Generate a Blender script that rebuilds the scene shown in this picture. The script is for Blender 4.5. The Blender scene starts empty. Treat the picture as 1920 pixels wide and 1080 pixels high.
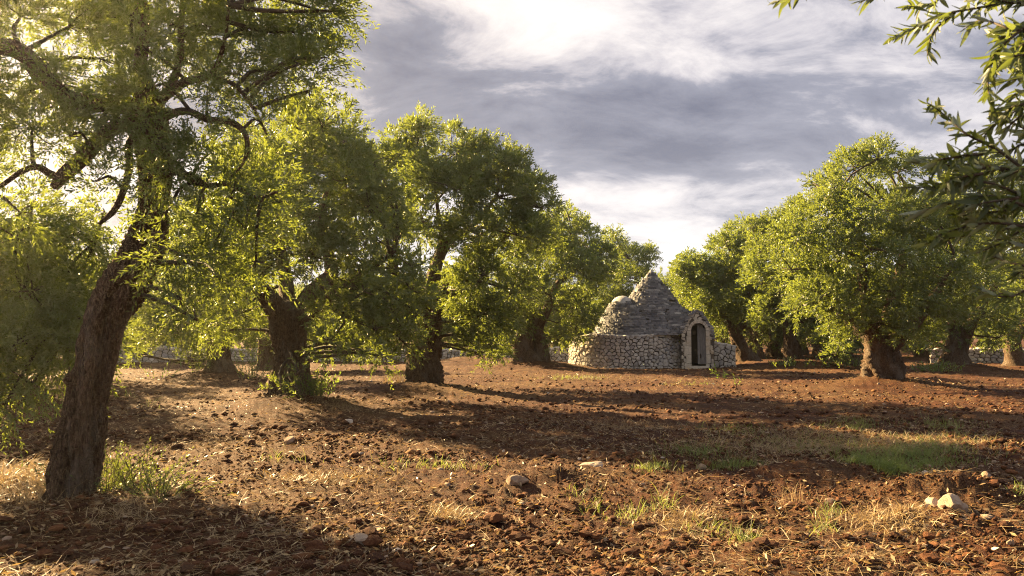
import bpy, math, random
import numpy as np
from mathutils import Vector, Matrix, Euler

SC = bpy.context.scene
COL = SC.collection
R = math.radians
RNG = np.random.default_rng(11)
random.seed(5)

# ------------------------------------------------------------------ camera
F = 1493.0            # focal length in photo pixels (28 mm on 36 mm, 1920 wide)
CH = 1.45             # eye height
PITCH = math.atan(85.0 / F)
cam_d = bpy.data.cameras.new('camera')
cam_d.sensor_width = 36.0
cam_d.lens = 28.0
cam_d.clip_start = 0.05
cam_d.clip_end = 3000.0
cam_d.dof.use_dof = True
cam_d.dof.focus_distance = 17.0
cam_d.dof.aperture_fstop = 8.0
cam = bpy.data.objects.new('camera', cam_d)
cam.location = (0, 0, CH)
cam.rotation_euler = (math.pi / 2 + PITCH, 0, 0)
COL.objects.link(cam)
SC.camera = cam

# ------------------------------------------------------------------ world, sun, exposure
SUN_AZ, SUN_EL = 47.0, 24.0      # degrees left of the view axis, above the horizon
sun_dir = Vector((-math.sin(R(SUN_AZ)) * math.cos(R(SUN_EL)), math.cos(R(SUN_AZ)) * math.cos(R(SUN_EL)), math.sin(R(SUN_EL))))
world = bpy.data.worlds.new('World')
SC.world = world
world.use_nodes = True
def build_world():
    nt = world.node_tree
    nt.nodes.clear()
    N, L = nt.nodes.new, nt.links.new
    out = N('ShaderNodeOutputWorld')
    bg = N('ShaderNodeBackground'); bg.inputs['Strength'].default_value = 0.10
    sky = N('ShaderNodeTexSky'); sky.sky_type = 'NISHITA'; sky.sun_disc = False
    sky.sun_elevation = R(SUN_EL); sky.sun_rotation = R(-SUN_AZ)
    sky.air_density = 1.0; sky.dust_density = 1.5; sky.ozone_density = 1.5
    tc = N('ShaderNodeTexCoord')
    sep = N('ShaderNodeSeparateXYZ'); L(tc.outputs['Generated'], sep.inputs[0])
    def m(op, a, b=None, c=None, clamp=False):
        n = N('ShaderNodeMath'); n.operation = op; n.use_clamp = clamp
        for k, v in enumerate((a, b, c)):
            if v is None: continue
            if isinstance(v, (int, float)): n.inputs[k].default_value = v
            else: L(v, n.inputs[k])
        return n.outputs[0]
    def ramp(v, stops):
        n = N('ShaderNodeValToRGB'); L(v, n.inputs[0])
        e = n.color_ramp.elements
        while len(e) < len(stops): e.new(0.5)
        for k, (p, c) in enumerate(stops):
            e[k].position = p; e[k].color = (*c, 1) if len(c) == 3 else c
        return n.outputs[0]
    # a flat cloud deck: direction projected on a plane overhead
    zz = m('ADD', m('MAXIMUM', sep.outputs[2], 0.0), 0.30)
    cx = m('DIVIDE', sep.outputs[0], zz); cy = m('DIVIDE', sep.outputs[1], zz)
    comb = N('ShaderNodeCombineXYZ'); L(cx, comb.inputs[0]); L(cy, comb.inputs[1])
    def noise(scale, loc, rot, sc, detail=7, rough=0.55, dist=0.3):
        mp = N('ShaderNodeMapping'); L(comb.outputs[0], mp.inputs['Vector'])
        mp.inputs['Location'].default_value = loc; mp.inputs['Rotation'].default_value = (0, 0, R(rot)); mp.inputs['Scale'].default_value = sc
        n = N('ShaderNodeTexNoise'); n.inputs['Scale'].default_value = scale; n.inputs['Detail'].default_value = detail
        n.inputs['Roughness'].default_value = rough; n.inputs['Distortion'].default_value = dist
        L(mp.outputs[0], n.inputs['Vector'])
        return n.outputs['Fac']
    n1 = noise(1.35, CLOUD_LOC, CLOUD_ROT, (0.62, 1.0, 1.0), 9, 0.55, 0.25)     # big banks
    n2 = noise(4.2, (3.1, 7.7, 0), CLOUD_ROT, (0.8, 1.15, 1.0), 9, 0.64, 0.4)   # streaks and ragged edges
    dens = m('ADD', m('MULTIPLY', n1, 0.66), m('MULTIPLY', n2, 0.34))
    # thick parts of the deck are grey violet underneath, thin parts let the light through
    cloud = ramp(dens, [(0.38, (1.85, 1.76, 1.62)), (0.455, (1.47, 1.38, 1.31)), (0.50, (1.05, 1.00, 1.02)), (0.54, (0.56, 0.57, 0.66)), (0.63, (0.29, 0.31, 0.41))])
    cover = ramp(dens, [(0.30, (0, 0, 0)), (0.42, (1, 1, 1))])
    # forward scattering: clouds are brighter and warmer around the sun
    dot = N('ShaderNodeVectorMath'); dot.operation = 'DOT_PRODUCT'
    L(tc.outputs['Generated'], dot.inputs[0]); dot.inputs[1].default_value = sun_dir
    glow = m('POWER', m('MAXIMUM', dot.outputs['Value'], 0.0), 5.0)
    gc = N('ShaderNodeMixRGB'); gc.blend_type = 'MIX'; L(glow, gc.inputs[0])
    gc.inputs[1].default_value = (0.95, 0.96, 1.02, 1); gc.inputs[2].default_value = (1.16, 1.06, 0.94, 1)
    cm = N('ShaderNodeMixRGB'); cm.blend_type = 'MULTIPLY'; cm.inputs[0].default_value = 1.0
    L(cloud, cm.inputs[1]); L(gc.outputs[0], cm.inputs[2])
    mix = N('ShaderNodeMixRGB'); L(cover, mix.inputs[0]); L(sky.outputs[0], mix.inputs[1]); L(cm.outputs[0], mix.inputs[2])
    # thin bright air towards the horizon
    hz = m('POWER', m('SUBTRACT', 1.0, m('MAXIMUM', sep.outputs[2], 0.0)), 9.0)
    mix2 = N('ShaderNodeMixRGB'); L(m('MULTIPLY', hz, 0.9), mix2.inputs[0]); L(mix.outputs[0], mix2.inputs[1])
    mix2.inputs[2].default_value = (1.55, 1.52, 1.52, 1)
    L(mix2.outputs[0], bg.inputs['Color']); L(bg.outputs[0], out.inputs['Surface'])
CLOUD_LOC, CLOUD_ROT = (2.1, 6.4, 0.0), -18
build_world()

sun_d = bpy.data.lights.new('sun', 'SUN')
sun_d.energy = 5.0
sun_d.angle = R(0.6)
sun_d.color = (1.0, 0.70, 0.33)
sun = bpy.data.objects.new('sun', sun_d)
sun.rotation_euler = sun_dir.to_track_quat('Z', 'Y').to_euler()
sun.location = (-20, 25, 20)
COL.objects.link(sun)

SC.view_settings.view_transform = 'Standard'
SC.view_settings.look = 'None'
SC.view_settings.exposure = 2.8
SC.view_settings.gamma = 1.0
SC.render.engine = 'CYCLES'
SC.cycles.use_denoising = True
SC.cycles.denoising_prefilter = 'NONE'
SC.cycles.filter_width = 1.1
SC.cycles.max_bounces = 6
SC.cycles.transmission_bounces = 3
SC.cycles.diffuse_bounces = 3

# ------------------------------------------------------------------ pixels to places
cp, sp_ = math.cos(PITCH), math.sin(PITCH)
def ray(px, py):
    dx, dy = (px - 960) / F, (540 - py) / F
    return np.array((dx, cp - dy * sp_, sp_ + dy * cp))
def at(px, py, Y):
    d = ray(px, py)
    return np.array((0, 0, CH)) + d * (Y / d[1])
def ground_at(px, py, z=0.0):
    d = ray(px, py)
    return np.array((0, 0, CH)) + d * ((z - CH) / d[2])

# ------------------------------------------------------------------ noise (numpy)
def _hash(ix, iy, iz, seed):
    h = (ix.astype(np.int64) * 374761393 + iy.astype(np.int64) * 668265263 + iz.astype(np.int64) * 1440662683 + seed * 974711) & 0xffffffff
    h = ((h ^ (h >> 13)) * 1274126177) & 0xffffffff
    h = (h ^ (h >> 16)) & 0xffffffff
    return h / 4294967296.0
def vnoise(x, y, z=None, seed=0):
    x = np.asarray(x, float); y = np.asarray(y, float)
    z = np.zeros_like(x) if z is None else np.asarray(z, float) + 0 * x
    ix, iy, iz = np.floor(x), np.floor(y), np.floor(z)
    fx, fy, fz = x - ix, y - iy, z - iz
    ux, uy, uz = fx * fx * (3 - 2 * fx), fy * fy * (3 - 2 * fy), fz * fz * (3 - 2 * fz)
    r = 0
    for a in (0, 1):
        for b in (0, 1):
            for c in (0, 1):
                w = (ux if a else 1 - ux) * (uy if b else 1 - uy) * (uz if c else 1 - uz)
                r = r + w * _hash(ix + a, iy + b, iz + c, seed)
    return r
def fbm(x, y, z=None, seed=0, oct=4, gain=0.5):
    s, a, t = 0, 1.0, 0
    for k in range(oct):
        s = s + a * vnoise(np.asarray(x) * 2 ** k, np.asarray(y) * 2 ** k, None if z is None else np.asarray(z) * 2 ** k, seed + k * 17)
        t += a; a *= gain
    return s / t

# ------------------------------------------------------------------ mesh helpers
class Buf:
    def __init__(s): s.v, s.f, s.t, s.n = [], [], [], 0
    def add(s, V, F_, tint=None):
        V = np.asarray(V, float).reshape(-1, 3)
        fs = F_ if isinstance(F_, list) else [F_]
        for f in fs: s.f.append(np.asarray(f, np.int64) + s.n)
        s.v.append(V); s.n += len(V)
        t = np.full(len(V), 0.5) if tint is None else np.broadcast_to(np.asarray(tint, float), (len(V),))
        s.t.append(t)
    def mesh(s, name, mat, smooth=False):
        me = bpy.data.meshes.new(name)
        V = np.concatenate(s.v).astype(np.float32)
        me.vertices.add(len(V)); me.vertices.foreach_set('co', V.ravel())
        loops = np.concatenate([f.ravel() for f in s.f]).astype(np.int32)
        tot = np.concatenate([np.full(len(f), f.shape[1]) for f in s.f])
        start = np.concatenate(([0], np.cumsum(tot)[:-1])).astype(np.int32)
        me.loops.add(len(loops)); me.loops.foreach_set('vertex_index', loops)
        me.polygons.add(len(tot)); me.polygons.foreach_set('loop_start', start)
        me.polygons.foreach_set('use_smooth', np.full(len(tot), smooth))
        a = me.attributes.new('tint', 'FLOAT', 'POINT'); a.data.foreach_set('value', np.concatenate(s.t).astype(np.float32))
        me.update(calc_edges=True)
        me.materials.append(mat)
        return me
    def build(s, name, mat, parent=None, smooth=False):
        return link(name, s.mesh(name, mat, smooth), parent)
def link(name, data, parent=None, loc=None):
    o = bpy.data.objects.new(name, data); COL.objects.link(o)
    if parent is not None: o.parent = parent
    if loc is not None: o.location = loc
    return o
def tag(o, label=None, cat=None, group=None, kind=None):
    for k, v in (('label', label), ('category', cat), ('group', group), ('kind', kind)):
        if v: o[k] = v
    return o
def thing(name, loc, label, cat, group=None, rz=0.0):
    e = link(name, None, None, tuple(float(q) for q in loc)); e.rotation_euler = (0, 0, rz); e.empty_display_size = 0.2
    return tag(e, label, cat, group)
def copy_tree(o, parent=None):
    c = o.copy(); COL.objects.link(c); c.parent = parent
    for ch in o.children: copy_tree(ch, c)
    return c

def catmull(P, n):
    P = np.asarray(P, float)
    Q = np.vstack((2 * P[0] - P[1], P, 2 * P[-1] - P[-2]))
    t = np.linspace(0, len(P) - 1, n); k = np.minimum(t.astype(int), len(P) - 2); u = (t - k)[:, None]
    a, b, c, d = Q[k], Q[k + 1], Q[k + 2], Q[k + 3]
    return 0.5 * (2 * b + (c - a) * u + (2 * a - 5 * b + 4 * c - d) * u ** 2 + (3 * b - a - 3 * c + d) * u ** 3)
def tube(P, r, nseg=8, nring=None, disp=None, smooth_path=True, cap=True):
    """P: points, r: radii. disp(theta, s, radius) -> radius factor."""
    P = np.asarray(P, float); r = np.asarray(r, float)
    if smooth_path and len(P) > 2:
        nring = nring or 4 * len(P)
        A = catmull(np.column_stack((P, r)), nring); P, r = A[:, :3], np.maximum(A[:, 3], 1e-4)
    T = np.gradient(P, axis=0); T /= np.linalg.norm(T, axis=1)[:, None] + 1e-9
    up = np.array((0, 1.0, 0)) if abs(T[0][1]) < 0.8 else np.array((1.0, 0, 0))
    U = np.zeros_like(P); u = up - T[0] * (up @ T[0]); u /= np.linalg.norm(u)
    for i in range(len(P)):
        u = u - T[i] * (u @ T[i]); u /= np.linalg.norm(u) + 1e-9; U[i] = u
    W = np.cross(T, U)
    th = np.linspace(0, 2 * math.pi, nseg, endpoint=False)
    s = np.concatenate(([0], np.cumsum(np.linalg.norm(np.diff(P, axis=0), axis=1))))
    rr = np.repeat(r[:, None], nseg, 1)
    if disp is not None:
        rr = rr * disp(np.repeat(th[None], len(P), 0), np.repeat(s[:, None], nseg, 1), rr)
    V = P[:, None] + rr[..., None] * (np.cos(th)[None, :, None] * U[:, None] + np.sin(th)[None, :, None] * W[:, None])
    V = V.reshape(-1, 3); n = len(P)
    i, j = np.meshgrid(np.arange(n - 1), np.arange(nseg), indexing='ij')
    a = i * nseg + j; b = i * nseg + (j + 1) % nseg
    Fq = np.stack((a, b, b + nseg, a + nseg), -1).reshape(-1, 4)
    if cap:
        V = np.vstack((V, P[-1] + T[-1] * r[-1] * 0.4)); k = len(V) - 1
        jj = np.arange(nseg); e = (n - 1) * nseg
        return V, [Fq, np.stack((e + jj, e + (jj + 1) % nseg, np.full(nseg, k)), -1)]
    return V, [Fq]

# ------------------------------------------------------------------ materials
def mat(name, build):
    m = bpy.data.materials.new(name); m.use_nodes = True
    nt = m.node_tree; nt.nodes.clear()
    build(nt, nt.nodes.new, nt.links.new)
    return m
def _bits(nt):
    N, L = nt.nodes.new, nt.links.new
    def noise(scale, detail=4, rough=0.55, vec=None, dist=0.0):
        n = N('ShaderNodeTexNoise'); n.inputs['Scale'].default_value = scale; n.inputs['Detail'].default_value = detail
        n.inputs['Roughness'].default_value = rough; n.inputs['Distortion'].default_value = dist
        if vec is not None: L(vec, n.inputs['Vector'])
        return n.outputs['Fac']
    def ramp(v, stops):
        n = N('ShaderNodeValToRGB'); L(v, n.inputs[0]); e = n.color_ramp.elements
        while len(e) < len(stops): e.new(0.5)
        for k, (p, c) in enumerate(stops):
            e[k].position = p; e[k].color = (c, c, c, 1) if isinstance(c, (int, float)) else (*c, 1)
        return n.outputs[0]
    def mix(f, a, b, mode='MIX'):
        n = N('ShaderNodeMixRGB'); n.blend_type = mode
        for k, v in ((0, f), (1, a), (2, b)):
            if isinstance(v, (int, float)): n.inputs[k].default_value = v
            elif isinstance(v, tuple): n.inputs[k].default_value = (*v, 1)
            else: L(v, n.inputs[k])
        return n.outputs[0]
    def attr(nm='tint'):
        n = N('ShaderNodeAttribute'); n.attribute_name = nm
        return n.outputs['Fac']
    def coord(k='Object'):
        return N('ShaderNodeTexCoord').outputs[k]
    def pos():
        return N('ShaderNodeNewGeometry').outputs['Position']
    def out(col, rough=0.8, bump=None, bstr=0.5, bdist=0.02, spec=0.3, trans=None, tfac=0.3):
        b = N('ShaderNodeBsdfPrincipled'); o = N('ShaderNodeOutputMaterial')
        if isinstance(col, tuple): b.inputs['Base Color'].default_value = (*col, 1)
        else: L(col, b.inputs['Base Color'])
        if isinstance(rough, (int, float)): b.inputs['Roughness'].default_value = rough
        else: L(rough, b.inputs['Roughness'])
        b.inputs['Specular IOR Level'].default_value = spec
        if bump is not None:
            bm = N('ShaderNodeBump'); bm.inputs['Strength'].default_value = bstr; bm.inputs['Distance'].default_value = bdist
            L(bump, bm.inputs['Height']); L(bm.outputs[0], b.inputs['Normal'])
        sh = b.outputs[0]
        if trans is not None:
            t = N('ShaderNodeBsdfTranslucent')
            if isinstance(trans, tuple): t.inputs[0].default_value = (*trans, 1)
            else: L(trans, t.inputs[0])
            mx = N('ShaderNodeMixShader'); mx.inputs[0].default_value = tfac
            L(sh, mx.inputs[1]); L(t.outputs[0], mx.inputs[2]); sh = mx.outputs[0]
        L(sh, o.inputs[0])
    return noise, ramp, mix, attr, coord, pos, out

def leaf_material(name, dark, mid, light, under, trans, tfac=0.46, rough=0.38):
    def b(nt, N, L):
        noise, ramp, mix, attr, coord, pos, out = _bits(nt)
        g = N('ShaderNodeNewGeometry')
        t = attr()
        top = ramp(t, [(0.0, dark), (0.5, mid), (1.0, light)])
        col = mix(g.outputs['Backfacing'], top, under)
        out(col, rough, spec=0.5, trans=mix(0.55, trans, mix(0.5, top, trans), 'MIX'), tfac=tfac)
    return mat(name, b)
M = {}
M['leaf'] = leaf_material('olive_leaf', (0.030, 0.062, 0.024), (0.068, 0.118, 0.036), (0.125, 0.162, 0.046), (0.150, 0.200, 0.110), (0.30, 0.35, 0.035))
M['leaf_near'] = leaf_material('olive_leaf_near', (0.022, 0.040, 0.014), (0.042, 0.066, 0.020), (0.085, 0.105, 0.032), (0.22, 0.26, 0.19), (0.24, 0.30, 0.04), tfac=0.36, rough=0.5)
M['weed'] = leaf_material('weed_leaf', (0.04, 0.075, 0.018), (0.07, 0.13, 0.022), (0.13, 0.19, 0.035), (0.09, 0.14, 0.04), (0.34, 0.46, 0.06), tfac=0.45, rough=0.5)
M['grass'] = leaf_material('green_grass', (0.055, 0.085, 0.025), (0.085, 0.135, 0.035), (0.19, 0.22, 0.05), (0.10, 0.15, 0.05), (0.34, 0.40, 0.07), tfac=0.45, rough=0.5)
M['straw'] = leaf_material('dry_straw', (0.16, 0.105, 0.05), (0.29, 0.205, 0.10), (0.44, 0.345, 0.20), (0.32, 0.23, 0.12), (0.42, 0.28, 0.10), tfac=0.24, rough=0.5)
def _bark(nt, N, L):
    noise, ramp, mix, attr, coord, pos, out = _bits(nt)
    mp = N('ShaderNodeMapping'); L(coord(), mp.inputs[0]); mp.inputs['Scale'].default_value = (1, 1, 0.35)
    n = noise(38, 8, 0.65, mp.outputs[0], 0.6); n2 = noise(5, 5, 0.6, mp.outputs[0]); n3 = noise(130, 4, 0.6, mp.outputs[0])
    v = N('ShaderNodeTexVoronoi'); v.feature = 'DISTANCE_TO_EDGE'; v.inputs['Scale'].default_value = 55
    L(mp.outputs[0], v.inputs['Vector'])
    h = mix(0.5, n, n3); h = mix(0.55, h, ramp(v.outputs['Distance'], [(0.0, 0.0), (0.25, 1.0)]), 'MIX')
    c = ramp(n, [(0.3, (0.034, 0.020, 0.012)), (0.52, (0.125, 0.078, 0.048)), (0.72, (0.26, 0.185, 0.12))])
    c = mix(ramp(n2, [(0.48, 0.0), (0.62, 0.75)]), c, mix(0.5, c, (0.25, 0.22, 0.185)))
    out(c, 0.85, h, 1.0, 0.04, 0.2)
M['bark'] = mat('olive_bark', _bark)
def _twig(nt, N, L):
    noise, ramp, mix, attr, coord, pos, out = _bits(nt)
    out(ramp(noise(40, 3), [(0.3, (0.035, 0.026, 0.017)), (0.7, (0.10, 0.078, 0.052))]), 0.8)
M['twig'] = mat('olive_twig', _twig)
def _soil(nt, N, L):
    noise, ramp, mix, attr, coord, pos, out = _bits(nt)
    p = pos()
    a = noise(0.35, 5, 0.6, p); b = noise(3.2, 6, 0.65, p); c = noise(26, 6, 0.7, p); d = noise(95, 4, 0.7, p)
    col = ramp(mix(0.5, b, c), [(0.32, (0.018, 0.0062, 0.004)), (0.50, (0.056, 0.019, 0.009)), (0.68, (0.135, 0.054, 0.020))])
    # straw and crumbs mixed into the top layer
    dry = mix(1.0, ramp(a, [(0.45, 0.0), (0.64, 0.75)]), ramp(d, [(0.45, 0.0), (0.62, 1.0)]), 'MULTIPLY')
    col = mix(dry, col, (0.29, 0.19, 0.085))
    col = mix(ramp(c, [(0.60, 0.0), (0.72, 0.5)]), col, (0.20, 0.098, 0.040))
    h = mix(0.45, c, d)
    out(col, 0.9, h, 1.0, 0.07, 0.15)
M['soil'] = mat('red_soil', _soil)
def _clod(nt, N, L):
    noise, ramp, mix, attr, coord, pos, out = _bits(nt)
    p = pos(); t = attr()
    col = ramp(t, [(0.0, (0.020, 0.007, 0.005)), (0.5, (0.062, 0.022, 0.010)), (0.85, (0.145, 0.062, 0.025)), (1.0, (0.33, 0.20, 0.11))])
    col = mix(ramp(noise(60, 5, 0.7, p), [(0.4, 0.0), (0.7, 0.45)]), col, (0.19, 0.092, 0.038))
    out(col, 0.9, noise(120, 4, 0.7, p), 0.7, 0.012, 0.15)
M['clod'] = mat('soil_clod', _clod)
def stone_material(name, stops, stain, stain_amt, bscale=30, warm=(0.42, 0.31, 0.19), warm_amt=0.4):
    def b(nt, N, L):
        noise, ramp, mix, attr, coord, pos, out = _bits(nt)
        p = pos()
        col = ramp(attr(), stops)
        col = mix(ramp(noise(1.1, 5, 0.6, p), [(0.48, 0.0), (0.66, stain_amt)]), col, stain)
        col = mix(ramp(noise(2.3, 4, 0.6, p), [(0.55, 0.0), (0.7, warm_amt)]), col, warm)
        col = mix(ramp(noise(14, 6, 0.7, p), [(0.35, 0.55), (0.6, 0.0)]), col, mix(0.6, col, (0.07, 0.065, 0.06)))
        out(col, 0.88, mix(0.5, noise(bscale, 6, 0.7, p), noise(bscale * 4, 4, 0.7, p)), 0.8, 0.02, 0.2)
    return mat(name, b)
M['wall_stone'] = stone_material('limestone_rubble', [(0.0, (0.30, 0.275, 0.25)), (0.4, (0.50, 0.46, 0.41)), (1.0, (0.66, 0.61, 0.54))], (0.24, 0.25, 0.29), 0.6)
M['block'] = stone_material('dressed_limestone', [(0.0, (0.40, 0.35, 0.29)), (1.0, (0.62, 0.55, 0.45))], (0.20, 0.20, 0.21), 0.45, warm_amt=0.55)
M['slab'] = stone_material('grey_roof_stone', [(0.0, (0.085, 0.088, 0.10)), (0.5, (0.20, 0.20, 0.213)), (1.0, (0.46, 0.45, 0.43))], (0.14, 0.145, 0.175), 0.5, warm=(0.30, 0.25, 0.2), warm_amt=0.25)
M['core'] = stone_material('joint_earth', [(0.0, (0.06, 0.05, 0.042)), (1.0, (0.09, 0.075, 0.06))], (0.05, 0.045, 0.04), 0.5)
M['field_stone'] = stone_material('field_limestone', [(0.0, (0.20, 0.125, 0.08)), (0.5, (0.36, 0.27, 0.195)), (1.0, (0.54, 0.46, 0.375))], (0.26, 0.13, 0.075), 0.75, 40, warm=(0.34, 0.18, 0.10))
def _wood(nt, N, L):
    noise, ramp, mix, attr, coord, pos, out = _bits(nt)
    mp = N('ShaderNodeMapping'); L(coord(), mp.inputs[0]); mp.inputs['Scale'].default_value = (14, 14, 1.2)
    n = noise(3, 6, 0.6, mp.outputs[0])
    out(ramp(n, [(0.3, (0.09, 0.085, 0.085)), (0.7, (0.25, 0.24, 0.235))]), 0.8, n, 0.5, 0.01)
M['wood'] = mat('grey_door_wood', _wood)
def _iron(nt, N, L):
    noise, ramp, mix, attr, coord, pos, out = _bits(nt)
    out(ramp(noise(60, 4), [(0.4, (0.02, 0.018, 0.016)), (0.7, (0.07, 0.04, 0.025))]), 0.6)
M['iron'] = mat('rusty_iron', _iron)

# ------------------------------------------------------------------ the ground
# (photo x, photo y, radius m, height m, forward squash): low banks of earth and the mounds round the trees
MOUNDS = []
def mound(px, py, r, h, sq=1.0):
    g = ground_at(px, py); MOUNDS.append((g[0], g[1], r, h, sq))
mound(1560, 905, 0.95, 0.17, 0.55); mound(1790, 940, 0.75, 0.22, 0.6); mound(1000, 905, 0.65, 0.12, 0.5)
mound(1100, 892, 0.5, 0.07, 0.5); mound(180, 960, 0.9, 0.12); mound(1770, 985, 0.4, 0.08)
mound(540, 762, 1.5, 0.22); mound(797, 735, 1.5, 0.22); mound(1665, 727, 1.7, 0.25); mound(1000, 690, 2.4, 0.3)
mound(1485, 690, 2.2, 0.25); mound(1570, 694, 2.4, 0.25); mound(1790, 693, 2.2, 0.25); mound(410, 706, 1.8, 0.25); mound(1395, 684, 2.2, 0.2)
mound(900, 682, 3.0, 0.45, 0.6)
HUT_XY = (ground_at(1223, 690) * ((ground_at(1223, 690)[1] + 2.3) / ground_at(1223, 690)[1]))[:2]
def ground_base(x, y):
    x = np.asarray(x, float); y = np.asarray(y, float)
    h = 0.16 * (fbm(x * 0.13, y * 0.13, seed=3, oct=3) - 0.5) + 0.10 * (fbm(x * 0.55, y * 0.8, seed=8, oct=3) - 0.5)
    for mx, my, r, hh, sq in MOUNDS:
        d2 = ((x - mx) / r) ** 2 + ((y - my) / (r * sq)) ** 2
        h = h + hh * np.exp(-d2 * 1.6)
    w = np.exp(-(((x - HUT_XY[0]) ** 2 + (y - HUT_XY[1]) ** 2) / 3.4 ** 2) ** 2)      # levelled where the hut stands
    return h * (1 - w) - 0.05 * w
def ground_h(x, y):
    x = np.asarray(x, float); y = np.asarray(y, float)
    wx = x + 0.25 * vnoise(x * 1.2, y * 1.2, seed=40); wy = y + 0.25 * vnoise(x * 1.2, y * 1.2, seed=41)
    fur = np.abs(fbm(wx * 1.5, wy * 3.4, seed=21, oct=3) - 0.5) * 2
    clod = np.abs(fbm(wx * 7, wy * 7, seed=31, oct=4, gain=0.62) - 0.5) * 2
    return ground_base(x, y) + 0.07 * fur ** 0.8 - 0.03 + 0.085 * clod
def build_ground():
    an = np.concatenate((np.linspace(-math.pi, -0.80, 40, endpoint=False), np.linspace(-0.80, 0.80, 600, endpoint=False), np.linspace(0.80, math.pi, 40)))
    rad = [0.3]
    while rad[-1] < 2500:
        q = rad[-1]
        rad.append(q * (1.012 if 3.2 < q < 14 else 1.02 if 14 <= q < 50 else 1.12 if q >= 50 else 1.06))
    rad = np.array(rad)
    A, D = np.meshgrid(an[:-1], rad)
    X, Y = np.sin(A) * D, np.cos(A) * D
    fade = np.clip((90 - D) / 40, 0, 1)
    Z = ground_h(X, Y) * fade
    V = np.stack((X, Y, Z), -1).reshape(-1, 3)
    n, k = A.shape
    i, j = np.meshgrid(np.arange(n - 1), np.arange(k), indexing='ij')
    a = i * k + j; b = i * k + (j + 1) % k
    Fq = np.stack((a, b, b + k, a + k), -1).reshape(-1, 4)[:, ::-1]
    bf = Buf(); V = np.vstack((V, (0, 0, Z[0].mean()))); c = len(V) - 1
    jj = np.arange(k)
    bf.add(V, [Fq, np.stack((np.full(k, c), (jj + 1) % k, jj), -1)])
    tag(bf.build('ground', M['soil'], smooth=True), kind='structure')
build_ground()
def gz(x, y): return float(ground_h(np.array([x]), np.array([y]))[0])
def gbz(x, y): return float(ground_base(np.array([x]), np.array([y]))[0])

# ------------------------------------------------------------------ olive trees
def norm(a): return a / (np.linalg.norm(a, axis=-1, keepdims=True) + 1e-9)
def rand_dirs(n, rng):
    return norm(rng.normal(size=(n, 3)))
def sprigs(bf, O, D, ln, rng, leaf=(0.07, 0.016), L=12, droop=0.3, tint=None, spread=0.85):
    """leafy shoots: origins O, directions D, lengths ln; leaves set in pairs along each shoot"""
    S = len(O)
    t = (0.08 + 0.92 * (np.arange(L) + 0.5) / L)[None] + rng.uniform(-0.04, 0.04, (S, L))
    P = O[:, None] + D[:, None] * (ln[:, None] * t)[..., None]
    P[..., 2] -= droop * ln[:, None] * t ** 2
    dd = np.repeat(D[:, None], L, 1).copy(); dd[..., 2] -= 2 * droop * t; dd = norm(dd)
    a = norm(np.cross(D, rand_dirs(S, rng))); b = np.cross(D, a)
    ph = (np.arange(L) % 2 * math.pi + np.arange(L) // 2 * 1.75)[None] + rng.uniform(-0.5, 0.5, (S, L))
    side = np.cos(ph)[..., None] * a[:, None] + np.sin(ph)[..., None] * b[:, None]
    ang = rng.uniform(0.5, 1.1, (S, L, 1)) * spread
    ld = norm(dd * np.cos(ang) + side * np.sin(ang) + rng.normal(scale=0.12, size=(S, L, 3)))
    wd = norm(np.cross(ld, side + 0.7 * rng.normal(size=(S, L, 3))))
    nn = np.cross(wd, ld)
    ll = leaf[0] * rng.uniform(0.65, 1.2, (S, L, 1)); ww = leaf[1] * rng.uniform(0.75, 1.2, (S, L, 1))
    mid = P + ld * ll * 0.45 + nn * ll * 0.03
    V = np.stack((P, mid + wd * ww * 0.5 + nn * ww * 0.12, P + ld * ll - nn * ll * 0.06, mid - wd * ww * 0.5 + nn * ww * 0.12), 2)
    n = S * L
    k = np.arange(n)[:, None] * 4
    Fc = np.concatenate((k + np.array([[0, 1, 2]]), k + np.array([[0, 2, 3]])), 0)
    tt = np.repeat((np.zeros((S, 1)) + (0.5 if tint is None else tint[:, None])) + rng.normal(scale=0.17, size=(S, L)), 4, 1).ravel()
    bf.add(V.reshape(-1, 3), Fc, np.clip(tt, 0, 1))

def trunk_disp(seed, ridge=0.22, lump=0.25, flare=0.6, flare_h=0.35, twist=1.2, marks=()):
    def f(th, s, r):
        mk = 1.0
        for t0, s0, dt, ds, am in marks:
            d = (th - t0 + math.pi) % (2 * math.pi) - math.pi
            mk = mk * (1 + am * np.exp(-(d / dt) ** 2 - ((s - s0) / ds) ** 2))
        a = th + twist * s
        rd = 1 - 2 * np.abs(fbm(np.cos(a) * 2.2, np.sin(a) * 2.2, s * 0.8, seed=seed, oct=3) - 0.5)
        fine = fbm(np.cos(a) * 7, np.sin(a) * 7, s * 3.0, seed=seed + 5, oct=3) - 0.5
        lp = fbm(np.cos(th) * 1.2 + 4, np.sin(th) * 1.2, s * 2.0, seed=seed + 9, oct=3) - 0.5
        roots = 0.5 + 0.5 * np.sin(th * 4 + seed + 1.3 * np.sin(th * 2 + seed))
        return mk * (1 + ridge * (rd - 0.75) * 2.4 + 0.22 * ridge / 0.2 * 0.6 * fine + lump * lp * 1.5 + flare * np.exp(-s / flare_h) * (0.15 + 1.3 * roots ** 1.5))
    return f
def limb_disp(seed, amt=0.16):
    def f(th, s, r):
        a = th + 2 * s
        return 1 + amt * 2 * (fbm(np.cos(a) * 1.6, np.sin(a) * 1.6, s * 4, seed=seed, oct=3) - 0.5)
    return f

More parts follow.
